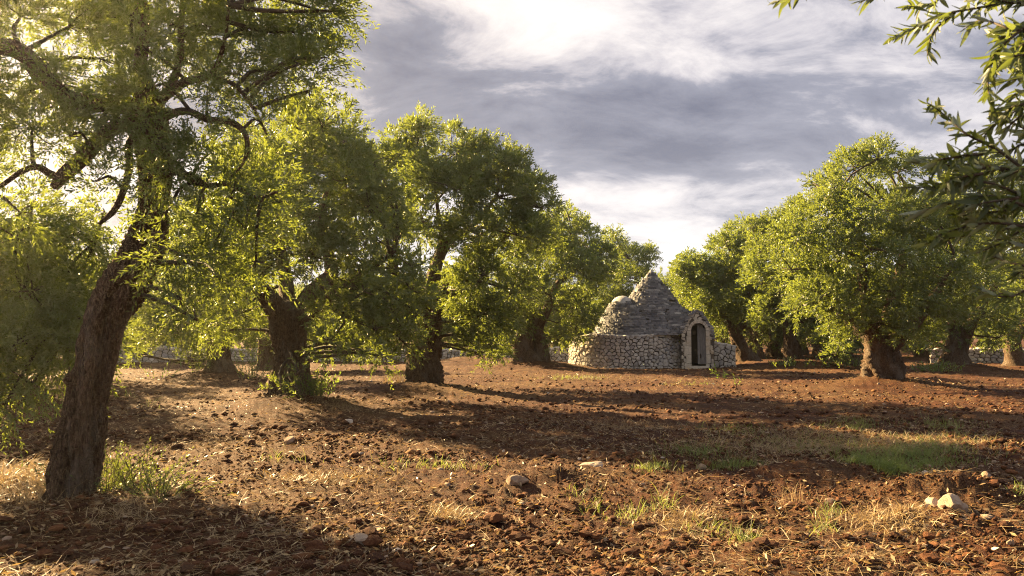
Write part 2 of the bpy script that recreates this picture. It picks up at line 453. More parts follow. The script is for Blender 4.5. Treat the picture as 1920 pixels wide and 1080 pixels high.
def crown_leaves(blobs, nleaf, leaf, rng, L=12, sub_r=(0.24, 0.38), sprig=0.24, up=0.35, sub_k=11.0, droop=0.18, shell=(0.45, 1.0), tone=0.0):
    """blobs: (centre, radius). Returns a leaf buffer and the centres of the small clumps in each blob."""
    bf = Buf(); subs = []
    area = np.array([b[1] ** 2 for b in blobs]); S_tot = nleaf / L
    for (c, r), ar in zip(blobs, area):
        c = np.asarray(c, float)
        S = int(S_tot * ar / area.sum())
        if S < 6: continue
        ns = int(np.clip(sub_k * r ** 1.35 + 3, 4, 60))
        u = rand_dirs(ns, rng); u[:, 2] = u[:, 2] * 0.9 + 0.12; u = norm(u)
        sc = c + u * (r * rng.uniform(*shell, (ns, 1))) * np.array((1, 1, 0.88))
        sr = np.maximum(r * rng.uniform(*sub_r, ns), 0.16)
        subs.append((c, sc))
        w = sr ** 2 / (sr ** 2).sum()
        idx = rng.choice(ns, S, p=w)
        v = rand_dirs(S, rng)
        O = sc[idx] + v * (sr[idx] * rng.uniform(0.15, 1.0, S) ** 0.5)[:, None]
        D = norm(v * 0.7 + u[idx] * 0.7 + np.array((0, 0, up)) + rng.normal(scale=0.35, size=(S, 3)))
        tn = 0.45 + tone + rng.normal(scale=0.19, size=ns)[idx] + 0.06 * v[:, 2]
        sprigs(bf, O, D, sprig * rng.uniform(0.6, 1.3, S), rng, leaf, L, droop, tn)
    return bf, subs

def olive(name, base, label, group, trunk, limbs, blobs, nleaf, leaf, seed, L=12, sprig=0.24, nseg=28, ring=0.05, flare=0.6, flare_h=0.35,
          ridge=0.22, lump=0.25, material='leaf', double=True, depth=None, twigs=True, extra=None, sub_k=11.0, up=0.4, droop=0.16, sub_r=(0.24, 0.38), shell=(0.5, 1.0), tone=0.0, marks=()):
    """trunk and limbs: lists of (point3, radius); blobs: (point3, radius)"""
    rng = np.random.default_rng(seed)
    base = np.asarray(base, float)
    root = thing(name, base, label, 'tree', group)
    P = np.array([p for p, r in trunk]) - base; rr = np.array([r for p, r in trunk])
    ln = np.linalg.norm(np.diff(P, axis=0), axis=1).sum()
    b = Buf(); V, Fc = tube(P, rr, nseg, max(12, int(ln / ring)), trunk_disp(seed, ridge, lump, flare, flare_h, marks=marks)); b.add(V, Fc)
    b.build('trunk', M['bark'], root, True)
    nodes = [P[len(P) // 2:]]
    for k, lb in enumerate(limbs):
        Q = np.array([p for p, r in lb]) - base; q = np.array([r for p, r in lb])
        ll = np.linalg.norm(np.diff(Q, axis=0), axis=1).sum()
        b = Buf(); V, Fc = tube(Q, q, max(8, nseg // 3), max(8, int(ll / (ring * 2.2))), limb_disp(seed + k)); b.add(V, Fc)
        b.build('limb', M['bark'], root, True)
        nodes.append(catmull(Q, 12)[2:])
    nodes = np.concatenate(nodes)
    BB = [(np.asarray(c) - base, r) for c, r in blobs]
    if double:
        C = np.array([c for c, r in BB]); cc = (C.min(0) + C.max(0)) / 2; ext = np.maximum((C.max(0) - C.min(0)) / 2, 0.3)
        dep = depth if depth is not None else 0.85 * ext[0]
        out = []
        for c, r in BB:
            q = min(1.0, math.hypot((c[0] - cc[0]) / (ext[0] * 1.15), (c[2] - cc[2]) / (ext[2] * 1.15)))
            d = dep * math.sqrt(max(0.06, 1 - q * q))
            for sgn in (-1, 1):
                # the clumps on the near and far side of the crown lie along the same line of sight, so the outline keeps its shape
                j = rng.normal(scale=0.12 * r, size=3); e = sgn * d * rng.uniform(0.55, 1.0)
                w_ = c + base; k_ = (w_[1] + e) / w_[1]
                w_ = np.array((w_[0] * k_, w_[1] + e, CH + (w_[2] - CH) * k_)) - base
                out.append((w_ + j, r * rng.uniform(0.9, 1.05)))
        BB = out
    BB = [(c, max(r - 0.12 * sprig, 0.12)) for c, r in BB]
    lf, subs = crown_leaves(BB, nleaf, leaf, rng, L, tone=tone, sprig=sprig, sub_k=sub_k, up=up, droop=droop, sub_r=sub_r, shell=shell)
    if extra is not None: extra(lf, rng, base)
    lf.build('crown', M[material], root)
    if twigs:
        b = Buf()
        for c, sc in subs:
            i = np.argmin(((nodes - c) ** 2).sum(1) + 2.0 * np.maximum(nodes[:, 2] - c[2], 0) ** 2)
            s = nodes[i]; md = (s + c) / 2 + rng.normal(scale=0.08, size=3) * np.linalg.norm(c - s) + np.array((0, 0, 0.06))
            r0 = 0.012 + 0.014 * np.linalg.norm(c - s)
            V, Fc = tube([s, md, c], [r0, r0 * 0.8, r0 * 0.5], 5, 6); b.add(V, Fc)
            for e in sc[::1]:
                m2 = (c + e) / 2 + rng.normal(scale=0.1, size=3) * np.linalg.norm(e - c)
                V, Fc = tube([c, m2, e], [r0 * 0.45, r0 * 0.35, 0.004], 3, 4, cap=False); b.add(V, Fc)
        if b.n: tag(b.build('branches', M['twig'], root, True), kind='stuff')
    return root

def pt(Y): return lambda px, py, w=None, d=0.0: (at(px, py, Y + d), None if w is None else w * (Y + d) / F / 2)
def px_line(Y, L_): return [(at(e[0], e[1], Y + (e[3] if len(e) > 3 else 0)), e[2] * Y / F / 2) for e in L_]
def px_blobs(Y, L_): return [(at(e[0], e[1], Y + (e[3] if len(e) > 3 else 0)), e[2] * Y / F) for e in L_]
def px_base(px, py):
    g = ground_at(px, py); g[2] = gbz(g[0], g[1]) - 0.03
    return g

# ---- the big olive with the leaning trunk at the left
Y1 = ground_at(140, 948)[1]
def shoots(lf, rng, base): pass
olive('olive_tree', px_base(138, 948), 'old olive tree with a dark leaning trunk, dry grass and suckers at its foot', 'olive trees of the grove',
  [(p_, w_ * .80) for p_, w_ in px_line(Y1, [(126, 990, 84), (129, 940, 80), (138, 890, 84), (149, 830, 88), (157, 775, 84), (168, 730, 76), (182, 685, 68), (188, 640, 68), (203, 592, 76), (229, 542, 86), (252, 497, 84), (273, 450, 74), (284, 410, 58), (287, 370, 52), (291, 320, 58), (286, 260, 60), (277, 205, 54), (268, 150, 30)])],
  [[(p_, w_ * .84) for p_, w_ in px_line(Y1, l)] for l in (
    [(272, 205, 44), (215, 196, 40, .05), (165, 192, 40, .1), (125, 185, 42, .1), (85, 150, 42, .05), (45, 102, 40, 0), (0, 88, 38, -.1), (-80, 92, 32, -.2), (-200, 40, 22, -.3)],
    [(275, 225, 34), (215, 240, 32, -.1), (180, 270, 32, -.2), (145, 305, 32, -.25), (118, 330, 30, -.3), (102, 352, 18, -.3)],
    [(112, 335, 20, -.3), (92, 325, 16, -.3), (70, 313, 13, -.32), (40, 322, 11, -.35), (0, 350, 9, -.4), (-50, 380, 6, -.4)],
    [(262, 240, 24), (242, 275, 18, -.1), (243, 310, 16, -.15), (234, 350, 15, -.2), (215, 393, 14, -.25), (186, 420, 7, -.3)],
    [(272, 170, 40), (264, 115, 30, .1), (271, 50, 29, .2), (262, -50, 22, .3), (285, -190, 12, .3)],
    [(285, 205, 30), (318, 165, 22, .2), (338, 105, 16, .3), (340, 40, 14, .4), (350, -100, 9, .5)],
    [(290, 195, 26), (345, 155, 18, -.1), (392, 142, 13, -.2), (418, 90, 9, -.3), (430, 10, 6, -.4)],
    [(292, 225, 26), (345, 208, 16, -.2), (392, 225, 15, -.4), (430, 228, 14, -.5), (458, 248, 12, -.6), (464, 280, 9, -.6), (452, 312, 6, -.6), (430, 335, 4, -.6)],
    [(392, 142, 11, -.2), (440, 160, 9, -.3), (478, 208, 7, -.3), (500, 252, 4, -.3)],
    [(290, 300, 20), (380, 345, 12, -.3), (430, 345, 12, -.5), (480, 370, 9, -.6), (520, 360, 5, -.7)])],
  px_blobs(Y1, [(40, 30, 80, .5), (130, 50, 85, .7), (190, 110, 55, .6), (200, 30, 70, .8), (320, 70, 75, .6), (400, 50, 80, .2), (480, 70, 80, 0), (560, 60, 70, -.1), (600, 110, 45, 0), (585, 15, 60, -.2), (632, 20, 30, -.2),
     (530, 140, 55, .1), (450, 140, 55, .3), (370, 130, 55, .5), (580, 170, 32, 0), (60, 240, 70, -.2), (130, 255, 50, -.4), (20, 195, 45, .2), (100, 200, 45, .5), (270, 170, 50, -.5), (290, 250, 42, -.45), (320, 330, 40, -.5), (240, 200, 45, -.4),
     (60, -90, 100, .4), (220, -80, 90, .2), (380, -70, 80, -.3), (520, -50, 65, -.1), (-90, 150, 120, 0), (-110, 30, 110, .3), (180, 340, 42, -.4), (40, 400, 30, -.3),
     (390, 290, 55, -.2), (430, 370, 55, -.6), (480, 330, 45, -.3), (370, 400, 50, -.5), (400, 460, 50, -.5), (345, 480, 38, -.5), (460, 430, 45, -.6), (520, 380, 36, -.5), (420, 530, 42, -.5), (340, 560, 36, -.5), (300, 470, 28, -.5), (480, 490, 32, -.5), (310, 400, 30, -.5), (370, 600, 28, -.4),
     (180, 200, 45, -.4), (120, 160, 40, -.4), (60, 110, 45, -.4), (270, 90, 45, -.4), (390, 190, 45, -.5), (490, 230, 40, -.5), (280, 320, 36, -.5), (560, 120, 45, -.4), (250, 30, 50, -.4)]),
  100000, (0.054, 0.0140), 101, L=14, sprig=0.23, nseg=84, ring=0.014, flare=0.22, flare_h=0.22, ridge=0.50, lump=0.32, double=False, up=0.25, droop=0.22, sub_k=16, sub_r=(0.25, 0.45), shell=(0.0, 1.0), tone=.08,
  marks=((2.45, .30, .10, .55, -.45), (2.05, .55, .08, .5, -.35), (2.75, 1.0, .09, .35, -.30), (3.25, .52, .22, .11, -.42), (2.55, 1.24, .20, .07, .42), (2.45, 1.08, .22, .10, -.25), (3.35, 2.08, .12, .05, -.3), (4.0, .8, .2, .2, .12), (1.9, 1.5, .3, .1, .2), (2.2, .9, .07, .4, -.3)))

# ---- low drooping olive at the far left, its trunk outside the picture
Y0 = 7.7
b0 = np.array((-6.9, 8.0, gbz(-6.9, 8.0)))
olive('olive_tree', b0, 'low drooping olive crown hanging to the ground behind the leaning trunk', 'olive trees of the grove',
  [(b0 + np.array(q), w) for q, w in (((0, 0, -.1), .42), ((.1, 0, .6), .34), ((.3, -.1, 1.2), .32), ((.5, 0, 1.7), .26))],
  [[(b0 + np.array(q), w) for q, w in l] for l in (
    (((.4, 0, 1.3), .12), ((1.0, .2, 1.7), .07), ((1.7, .3, 1.9), .045), ((2.4, .2, 1.6), .02)),
    (((.4, 0, 1.4), .2), ((.5, .5, 2.2), .13), ((1.0, .9, 2.7), .08)), (((.3, 0, 1.3), .2), ((-.6, 0, 2.2), .12), ((-1.4, .3, 2.8), .06)))],
  px_blobs(Y0, [(30, 445, 80, 0), (110, 435, 75, .3), (175, 455, 60, .4), (60, 545, 95, -.2), (150, 545, 75, .2), (25, 650, 90, -.3), (115, 640, 75, .1), (170, 620, 50, .4), (60, 720, 55, -.2), (130, 700, 45, 0), (10, 760, 40, -.3), (215, 520, 35, .5), (195, 400, 36, .5), (60, 385, 45, .4),
     (-80, 480, 120, 0), (-90, 640, 120, -.1), (0, 480, 90, 1.4), (-130, 480, 90, 1.6), (100, 560, 80, 1.3), (-40, 330, 60, .8)]),
  52000, (0.060, 0.0175), 102, L=12, sprig=0.26, nseg=24, double=False, up=0.15, droop=0.3, shell=(0.2, 1.0), tone=.1)

# ---- second olive of the left row
Y2 = ground_at(540, 756)[1]
olive('olive_tree', px_base(540, 756), 'olive tree with hollowed pale trunk and green suckers round its foot', 'olive trees of the grove',
  px_line(Y2, [(538, 775, 72), (540, 745, 66), (545, 705, 60), (546, 665, 56), (543, 630, 56), (540, 598, 58), (538, 570, 46)]),
  [px_line(Y2, l) for l in (
    [(530, 605, 44), (505, 560, 36, -.3), (480, 535, 30, -.6), (440, 505, 20, -.9), (400, 450, 10, -1.2)],
    [(556, 605, 44), (578, 560, 38, .2), (605, 532, 32, .4), (622, 505, 26, .6), (605, 440, 20, .8), (606, 390, 17, .7), (625, 335, 12, .5), (640, 280, 6, .4)],
    [(540, 590, 40), (535, 520, 26, .6), (520, 430, 20, 1.0), (540, 340, 12, 1.0)],
    [(560, 600, 34), (640, 545, 18, -.5), (700, 500, 12, -.9), (740, 470, 7, -1.2)])],
  px_blobs(Y2, [(600, 240, 48), (560, 235, 45), (650, 265, 48), (690, 310, 52), (640, 340, 65), (590, 300, 60), (530, 290, 65), (480, 310, 65), (450, 380, 70), (530, 380, 75), (610, 410, 75), (700, 390, 58), (740, 400, 42), (680, 450, 65), (750, 440, 30), (440, 450, 65), (520, 460, 65),
     (590, 480, 50), (730, 500, 48), (770, 510, 32), (690, 540, 58), (750, 560, 45), (640, 590, 48), (700, 610, 52), (750, 620, 38), (620, 640, 34), (680, 655, 30), (772, 540, 38), (778, 590, 30), (762, 645, 26), (722, 665, 26), (560, 700, 11, -.5), (528, 725, 12, -.5), (556, 735, 13, -.5), (420, 530, 50), (360, 560, 45), (450, 590, 42), (400, 620, 36), (340, 480, 45), (380, 420, 50)]),
  120000, (0.092, 0.031), 103, sprig=0.27, nseg=48, ring=0.03, flare=0.75, flare_h=0.30, ridge=0.40, marks=((3.5, .75, .16, .22, -.45), (2.7, .4, .12, .5, -.2)))

# ---- third olive of the left row
Y3 = ground_at(797, 731)[1]
olive('olive_tree', px_base(797, 731), 'tall dark olive tree with thick blackish upright trunk and leafy skirt', 'olive trees of the grove',
  px_line(Y3, [(797, 748, 68), (797, 720, 63), (795, 680, 58), (797, 640, 55), (800, 600, 54), (802, 565, 48)]),
  [px_line(Y3, l) for l in (
    [(795, 610, 50), (778, 588, 44, -.2), (762, 575, 40, -.4), (745, 545, 24, -.6), (735, 480, 14, -.8)],
    [(802, 585, 46), (812, 520, 28, .2), (826, 475, 22, .3), (850, 445, 18, .3), (885, 425, 12, .2), (930, 370, 7, 0)],
    [(815, 505, 22), (828, 450, 12, .2), (822, 405, 8, .1), (815, 340, 5, 0)],
    [(805, 590, 40), (860, 520, 24, .8), (930, 460, 15, 1.1), (980, 410, 8, 1.1)])],
  px_blobs(Y3, [(765, 262, 42), (790, 238, 26), (845, 285, 48), (905, 305, 45), (955, 305, 38), (770, 330, 55), (850, 350, 62), (930, 360, 60), (985, 350, 42), (1015, 385, 36), (730, 300, 42), (960, 430, 56), (890, 440, 60), (1000, 440, 40), (900, 520, 60), (860, 540, 38), (895, 600, 46), (940, 590, 44), (885, 640, 30), (925, 640, 30), (960, 540, 45), (780, 420, 45), (745, 380, 42), (905, 665, 16)]),
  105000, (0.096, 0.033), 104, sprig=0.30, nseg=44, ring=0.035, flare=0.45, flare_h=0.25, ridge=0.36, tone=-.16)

# ---- fourth, by the hut, with a split trunk
Y4 = ground_at(1000, 690)[1]
t4 = olive('olive_tree', px_base(1000, 690), 'olive tree with split double trunk on a mound left of the stone hut', 'olive trees of the grove',
  px_line(Y4, [(988, 698, 56), (988, 680, 46), (984, 655, 38), (986, 630, 34), (990, 612, 30)]),
  [px_line(Y4, l) for l in (
    [(1020, 698, 36), (1018, 670, 28), (1013, 640, 24), (1008, 615, 22), (1024, 585, 18), (1036, 555, 15), (1048, 530, 12), (1075, 508, 8), (1100, 480, 4)],
    [(985, 630, 26), (970, 600, 20), (955, 560, 14), (950, 510, 8)], [(990, 620, 24), (1000, 560, 16, .8), (1010, 500, 8, 1)])],
  px_blobs(Y4, [(1060, 430, 36), (1015, 440, 36), (1095, 460, 38), (1130, 480, 26), (1040, 480, 45), (985, 490, 42), (1085, 510, 45), (1115, 525, 28), (1030, 545, 45), (970, 555, 42), (1080, 570, 36), (945, 590, 32), (990, 600, 30), (1075, 615, 26), (1050, 635, 20), (1112, 598, 18), (940, 640, 22), (1065, 405, 18)]),
  60000, (0.135, 0.049), 105, L=10, sprig=0.36, nseg=36, ring=0.06, flare=0.7, flare_h=0.45, ridge=0.26)

# ---- the tree behind the hut
Y5 = 44.0
b5 = at(1180, 665, Y5); b5[2] = gbz(b5[0], b5[1])
olive('olive_tree', b5, 'olive crown rising behind the left shoulder of the stone hut', 'olive trees of the grove',
  [(b5 + np.array(q), w) for q, w in (((0, 0, -.1), .5), ((.1, 0, .8), .4), ((0, 0, 1.7), .32))], [[(b5 + np.array((0, 0, 1.4)), .25), (b5 + np.array((.6, 0, 3)), .15), (b5 + np.array((.9, 0, 4.5)), .06)]],
  px_blobs(Y5, [(1180, 490, 32), (1212, 480, 20), (1150, 460, 24), (1195, 530, 30), (1150, 520, 34), (1130, 560, 34), (1160, 580, 40), (1215, 500, 16), (1152, 440, 12)]),
  26000, (0.16, 0.048), 106, L=10, sprig=0.42, nseg=20, ring=0.15)

# ---- the broad olive at the right
Y6 = ground_at(1655, 727)[1]
olive('olive_tree', px_base(1655, 727), 'broad full-crowned olive tree with short stout sunlit-edged trunk', 'olive trees of the grove',
  px_line(Y6, [(1657, 742, 74), (1656, 715, 66), (1655, 690, 64), (1653, 668, 58), (1650, 640, 50)]),
  [px_line(Y6, l) for l in (
    [(1648, 665, 44), (1632, 600, 30, -.4), (1625, 540, 24, -.6), (1600, 470, 16, -.8), (1570, 400, 8, -1)],
    [(1655, 660, 44), (1668, 590, 30, .3), (1690, 500, 20, .5), (1700, 420, 10, .5)],
    [(1655, 660, 40), (1710, 610, 24, -.6), (1760, 540, 14, -.9), (1790, 480, 7, -1)], [(1650, 655, 36), (1590, 600, 22, .6), (1530, 540, 12, 1), (1490, 480, 6, 1)])],
  px_blobs(Y6, [(1640, 300, 32), (1600, 312, 36), (1565, 345, 36), (1680, 325, 40), (1525, 345, 14), (1610, 375, 56), (1545, 405, 50), (1680, 400, 58), (1735, 385, 48), (1500, 440, 44), (1560, 470, 58), (1630, 460, 62), (1700, 470, 64), (1760, 450, 55), (1540, 550, 52), (1610, 550, 60), (1680, 560, 62), (1750, 540, 58), (1810, 520, 46), (1590, 600, 40), (1650, 600, 40), (1715, 602, 42), (1770, 595, 40), (1600, 635, 20), (1705, 632, 22), (1490, 510, 36), (1500, 570, 30), (1810, 440, 40)]),
  125000, (0.096, 0.034), 107, sprig=0.29, nseg=44, ring=0.035, flare=0.5, flare_h=0.20, ridge=0.36, tone=.02)

# ---- the trees between the hut and the broad olive
Y7 = ground_at(1487, 690)[1]
olive('olive_tree', px_base(1487, 690), 'olive tree with smooth straight leaning stump-like trunk, pale sunlit foliage above', 'olive trees of the grove',
  px_line(Y7, [(1492, 700, 46), (1490, 680, 36), (1486, 655, 30), (1482, 632, 26), (1480, 610, 24)]),
  [px_line(Y7, l) for l in ([(1482, 625, 22), (1460, 590, 14), (1440, 540, 8), (1430, 490, 4)], [(1482, 625, 22), (1510, 580, 14), (1520, 520, 8)])],
  px_blobs(Y7, [(1440, 440, 36), (1480, 430, 36), (1420, 480, 34), (1460, 490, 46), (1425, 540, 40), (1480, 550, 50), (1530, 560, 40), (1440, 590, 30), (1510, 590, 32), (1545, 620, 24), (1500, 400, 26), (1410, 430, 24), (1560, 600, 30), (1520, 480, 40)]),
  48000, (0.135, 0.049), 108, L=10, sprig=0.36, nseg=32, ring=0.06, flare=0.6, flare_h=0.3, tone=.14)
Y8 = ground_at(1398, 684)[1]
olive('olive_tree', px_base(1398, 684), 'olive tree with slender crooked brown trunk beside the hut wall', 'olive trees of the grove',
  px_line(Y8, [(1400, 692, 46), (1396, 675, 36), (1388, 650, 26), (1380, 625, 20), (1374, 612, 18)]),
  [px_line(Y8, l) for l in ([(1378, 620, 16), (1355, 590, 11), (1340, 565, 9), (1315, 552, 6), (1295, 530, 3)], [(1380, 622, 16), (1400, 600, 14), (1410, 580, 10), (1400, 520, 5)], [(1378, 618, 14), (1375, 560, 9, .6), (1365, 490, 4, .8)])],
  px_blobs(Y8, [(1300, 500, 28), (1280, 510, 20), (1320, 520, 34), (1385, 440, 26), (1365, 460, 28), (1400, 470, 28), (1345, 540, 30), (1380, 510, 36), (1320, 560, 28), (1410, 550, 30), (1290, 540, 22), (1350, 590, 24), (1325, 590, 18), (1395, 590, 24), (1355, 500, 24)]),
  40000, (0.148, 0.053), 109, L=10, sprig=0.38, nseg=32, ring=0.06, flare=0.9, flare_h=0.3, ridge=0.34, tone=.10)
Y9 = ground_at(1575, 694)[1]
olive('olive_tree', px_base(1575, 694), 'olive tree with gnarled broken low trunk choked by hanging shoots', 'olive trees of the grove',
  px_line(Y9, [(1572, 702, 66), (1572, 685, 52), (1568, 665, 44), (1575, 645, 34)]),
  [px_line(Y9, l) for l in ([(1560, 690, 30), (1545, 665, 22), (1530, 650, 14), (1520, 640, 8)], [(1572, 660, 26), (1590, 640, 18), (1600, 600, 10)], [(1590, 698, 28), (1588, 670, 24), (1590, 645, 16)])],
  px_blobs(Y9, [(1560, 630, 26), (1600, 620, 30), (1590, 580, 36), (1630, 560, 36), (1620, 610, 30), (1565, 665, 14, -1.5), (1580, 650, 14, -1.5)]),
  20000, (0.135, 0.049), 110, L=10, sprig=0.36, nseg=32, ring=0.06, flare=0.8, flare_h=0.4, ridge=0.34, lump=0.5)
Y10 = ground_at(1792, 693)[1]
olive('olive_tree', px_base(1792, 693), 'shaded olive tree with black trunk and weeds at its foot, beside the field wall', 'olive trees of the grove',
  px_line(Y10, [(1790, 703, 60), (1790, 685, 48), (1792, 660, 42), (1798, 635, 36)]),
  [px_line(Y10, l) for l in ([(1798, 645, 30), (1785, 590, 20), (1770, 520, 10)], [(1798, 645, 30), (1830, 590, 18), (1870, 530, 10)], [(1798, 640, 24), (1810, 560, 16, .8), (1830, 460, 8, 1)])],
  px_blobs(Y10, [(1790, 350, 36), (1840, 335, 42), (1895, 350, 44), (1760, 390, 36), (1820, 420, 52), (1885, 440, 52), (1790, 490, 48), (1850, 510, 52), (1915, 520, 50), (1780, 560, 42), (1840, 590, 44), (1900, 600, 42), (1800, 620, 26), (1750, 640, 24), (1870, 630, 28), (1950, 420, 50), (1950, 570, 50)]),
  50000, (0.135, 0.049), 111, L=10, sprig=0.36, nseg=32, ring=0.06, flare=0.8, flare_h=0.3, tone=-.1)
Y11 = ground_at(1902, 686)[1]
olive('olive_tree', px_base(1902, 686), 'olive trunk in deep shade in front of the far end of the field wall', 'olive trees of the grove',
  px_line(Y11, [(1903, 694, 42), (1902, 675, 32), (1898, 650, 28), (1900, 630, 24)]), [px_line(Y11, [(1900, 640, 22), (1930, 590, 14), (1960, 520, 7)])],
  px_blobs(Y11, [(1900, 590, 40), (1950, 560, 46), (1990, 500, 50), (1940, 480, 46), (1900, 520, 40), (1990, 600, 44), (1920, 630, 24)]),
  15000, (0.13, 0.045), 112, L=10, sprig=0.38, nseg=28, ring=0.08, flare=0.5)
Y12 = ground_at(411, 707)[1]
olive('olive_tree', px_base(411, 707), 'olive tree with dark flaring cone-shaped trunk base deep in the left of the grove', 'olive trees of the grove',
  px_line(Y12, [(411, 716, 62), (411, 698, 50), (410, 675, 40), (410, 650, 36), (408, 625, 32)]),
  [px_line(Y12, l) for l in ([(408, 640, 26), (385, 590, 18), (350, 540, 10)], [(410, 640, 26), (440, 590, 16), (470, 540, 8)])],
  px_blobs(Y12, [(400, 480, 44), (350, 520, 44), (450, 520, 44), (310, 560, 42), (370, 580, 46), (430, 590, 42), (280, 620, 34), (330, 630, 36), (390, 650, 26), (455, 630, 30), (300, 480, 40), (260, 560, 36), (350, 440, 40), (270, 665, 18), (350, 670, 18)]),
  46000, (0.108, 0.034), 113, L=10, sprig=0.33, nseg=32, ring=0.06, flare=0.7, flare_h=0.35)
Y13 = ground_at(500, 692)[1]
olive('olive_tree', px_base(500, 692), 'small dark olive trunk seen between two larger trunks of the left row', 'olive trees of the grove',
  px_line(Y13, [(500, 698, 34), (499, 680, 27), (497, 655, 24), (495, 635, 20)]), [px_line(Y13, [(497, 645, 18), (520, 600, 12), (560, 560, 6)])],
  px_blobs(Y13, [(480, 600, 40), (530, 590, 40), (570, 600, 36), (600, 570, 36), (640, 600, 36), (520, 640, 22), (590, 650, 26), (640, 650, 24)]),
  22000, (0.135, 0.049), 114, L=10, sprig=0.36, nseg=28, ring=0.08, flare=0.5)

# ---- generic olives for the rest of the grove (copied)
def generic(seed, H, Rr, label, loc, nleaf, leaf, low=0.15):
    rng = np.random.default_rng(seed)
    b = np.array((loc[0], loc[1], gbz(*loc) - 0.05))
    bl = []
    for k in range(32):
        u = rand_dirs(1, rng)[0]; u[2] = abs(u[2]) * 1.1 - 0.35
        bl.append((b + np.array((u[0] * Rr * .72, u[1] * Rr * .72, low + (H - low) * 0.42 + u[2] * (H - low) * 0.5)), Rr * rng.uniform(.26, .4)))
    tr = [(b + np.array(q), w) for q, w in (((0, 0, -.1), .5), ((rng.normal() * .1, 0, .6), .40), ((rng.normal() * .2, rng.normal() * .1, 1.3), .36), ((0, 0, 1.8), .28))]
    lm = []
    for k in range(4):
        a = k * 1.57 + rng.uniform(-.4, .4); d = np.array((math.cos(a), math.sin(a), 0))
        lm.append([(b + np.array((0, 0, 1.3)), .22), (b + d * .5 + np.array((0, 0, 2.2)), .15), (b + d * 1.2 + np.array((0, 0, 3.1)), .09), (b + d * 1.7 + np.array((0, 0, 4.2)), .04)])
    return olive('olive_tree', b, label, 'olive trees of the grove', tr, lm, bl, nleaf, leaf, seed, L=10, sprig=.42, nseg=20, ring=.12, double=False)
def place(src, x, y, rz, s, label):
    c = copy_tree(src); c.location = (x, y, gbz(x, y) - .05); c.rotation_euler = (0, 0, rz); c.scale = (s, s, s * random.uniform(.92, 1.06)); c['label'] = label
    return c
BACK = 'far olive tree seen past the right side of the hollowed pale trunk'
def far_label(px, Y):
    for lim, what in ((250, 'behind the leaning trunk and the drooping crown'), (480, 'past the dark cone-shaped trunk base'), (640, 'behind the olive with the hollowed pale trunk'), (830, 'past the left side of the tall dark olive'), (960, 'past the right side of the tall dark olive'),
                      (1110, 'behind the olive with the split double trunk'), (1300, 'straight behind the stone hut'), (1435, 'behind the crooked slender trunk beside the hut'), (1560, 'behind the straight leaning trunk with pale foliage'), (1760, 'behind the broad full-crowned olive'), (9999, 'behind the shaded trunks and the low field wall')):
        if px < lim: return ('far olive tree ' if Y < 57 else 'farther small-looking olive tree ' if Y < 75 else 'most distant olive tree ') + what
gA = generic(201, 6.0, 3.6, 'far olive tree showing between the hut roof and the crooked slender trunk', at(1290, 660, 52)[:2], 30000, (.17, .052))
gB = generic(202, 5.4, 3.3, BACK, at(720, 660, 46)[:2], 30000, (.16, .05))
for k, (px, Y, s) in enumerate([(1350, 58, 1.0), (1240, 66, .85), (620, 50, .95), (860, 55, .9), (940, 62, .9), (1060, 60, .85), (500, 47, .9), (400, 52, 1.0), (290, 46, .95), (180, 50, 1.0), (60, 46, 1.0), (560, 62, 1.0), (1450, 50, .95), (1540, 47, .95), (1640, 46, .9), (1730, 49, 1.0), (1850, 47, 1.0), (1590, 60, 1.1), (1700, 62, 1.1), (1960, 50, 1.0), (-60, 48, 1.0), (780, 68, 1.0), (1480, 68, 1.0), (340, 66, 1.1), (120, 64, 1.1), (215, 40, .8), (310, 43, .8), (140, 42, .85), (30, 40, .8), (660, 44, .75), (590, 45, .8), (810, 47, .8), (900, 48, .8), (1000, 50, .8), (1100, 52, .85), (1420, 47, .75), (1500, 52, .9)] + [(-100 + 95 * i, 78 + (i * 37 % 17), 1.1) for i in range(0, 23, 2)]):
    p = at(px, 660, Y)
    place(gA if k % 2 else gB, p[0], p[1], random.uniform(0, 6.28), s, far_label(px, Y))

SIDE = 'olive tree of the neighbouring row behind the drooping crown'
for x, y, s, lb in ((-15.5, 24.0, 1.0, SIDE), (-12.3, 17.0, .92, 'mid-distance olive tree just behind the low drooping crown')):
    place(gB, x, y, random.uniform(0, 6.28), s, lb)

# ------------------------------------------------------------------ the stone hut
HUT = ground_at(1223, 690) ; HUT = HUT * ((HUT[1] + 2.3) / HUT[1]); HUT[2] = 0.0
HUT[2] = gbz(HUT[0], HUT[1] - 2.3) - 0.02
hut = thing('stone_hut', HUT, 'round dry-stone hut with grey conical roofs and an arched doorway', 'hut', rz=-math.atan2(HUT[0], HUT[1]))
hr = np.random.default_rng(77)

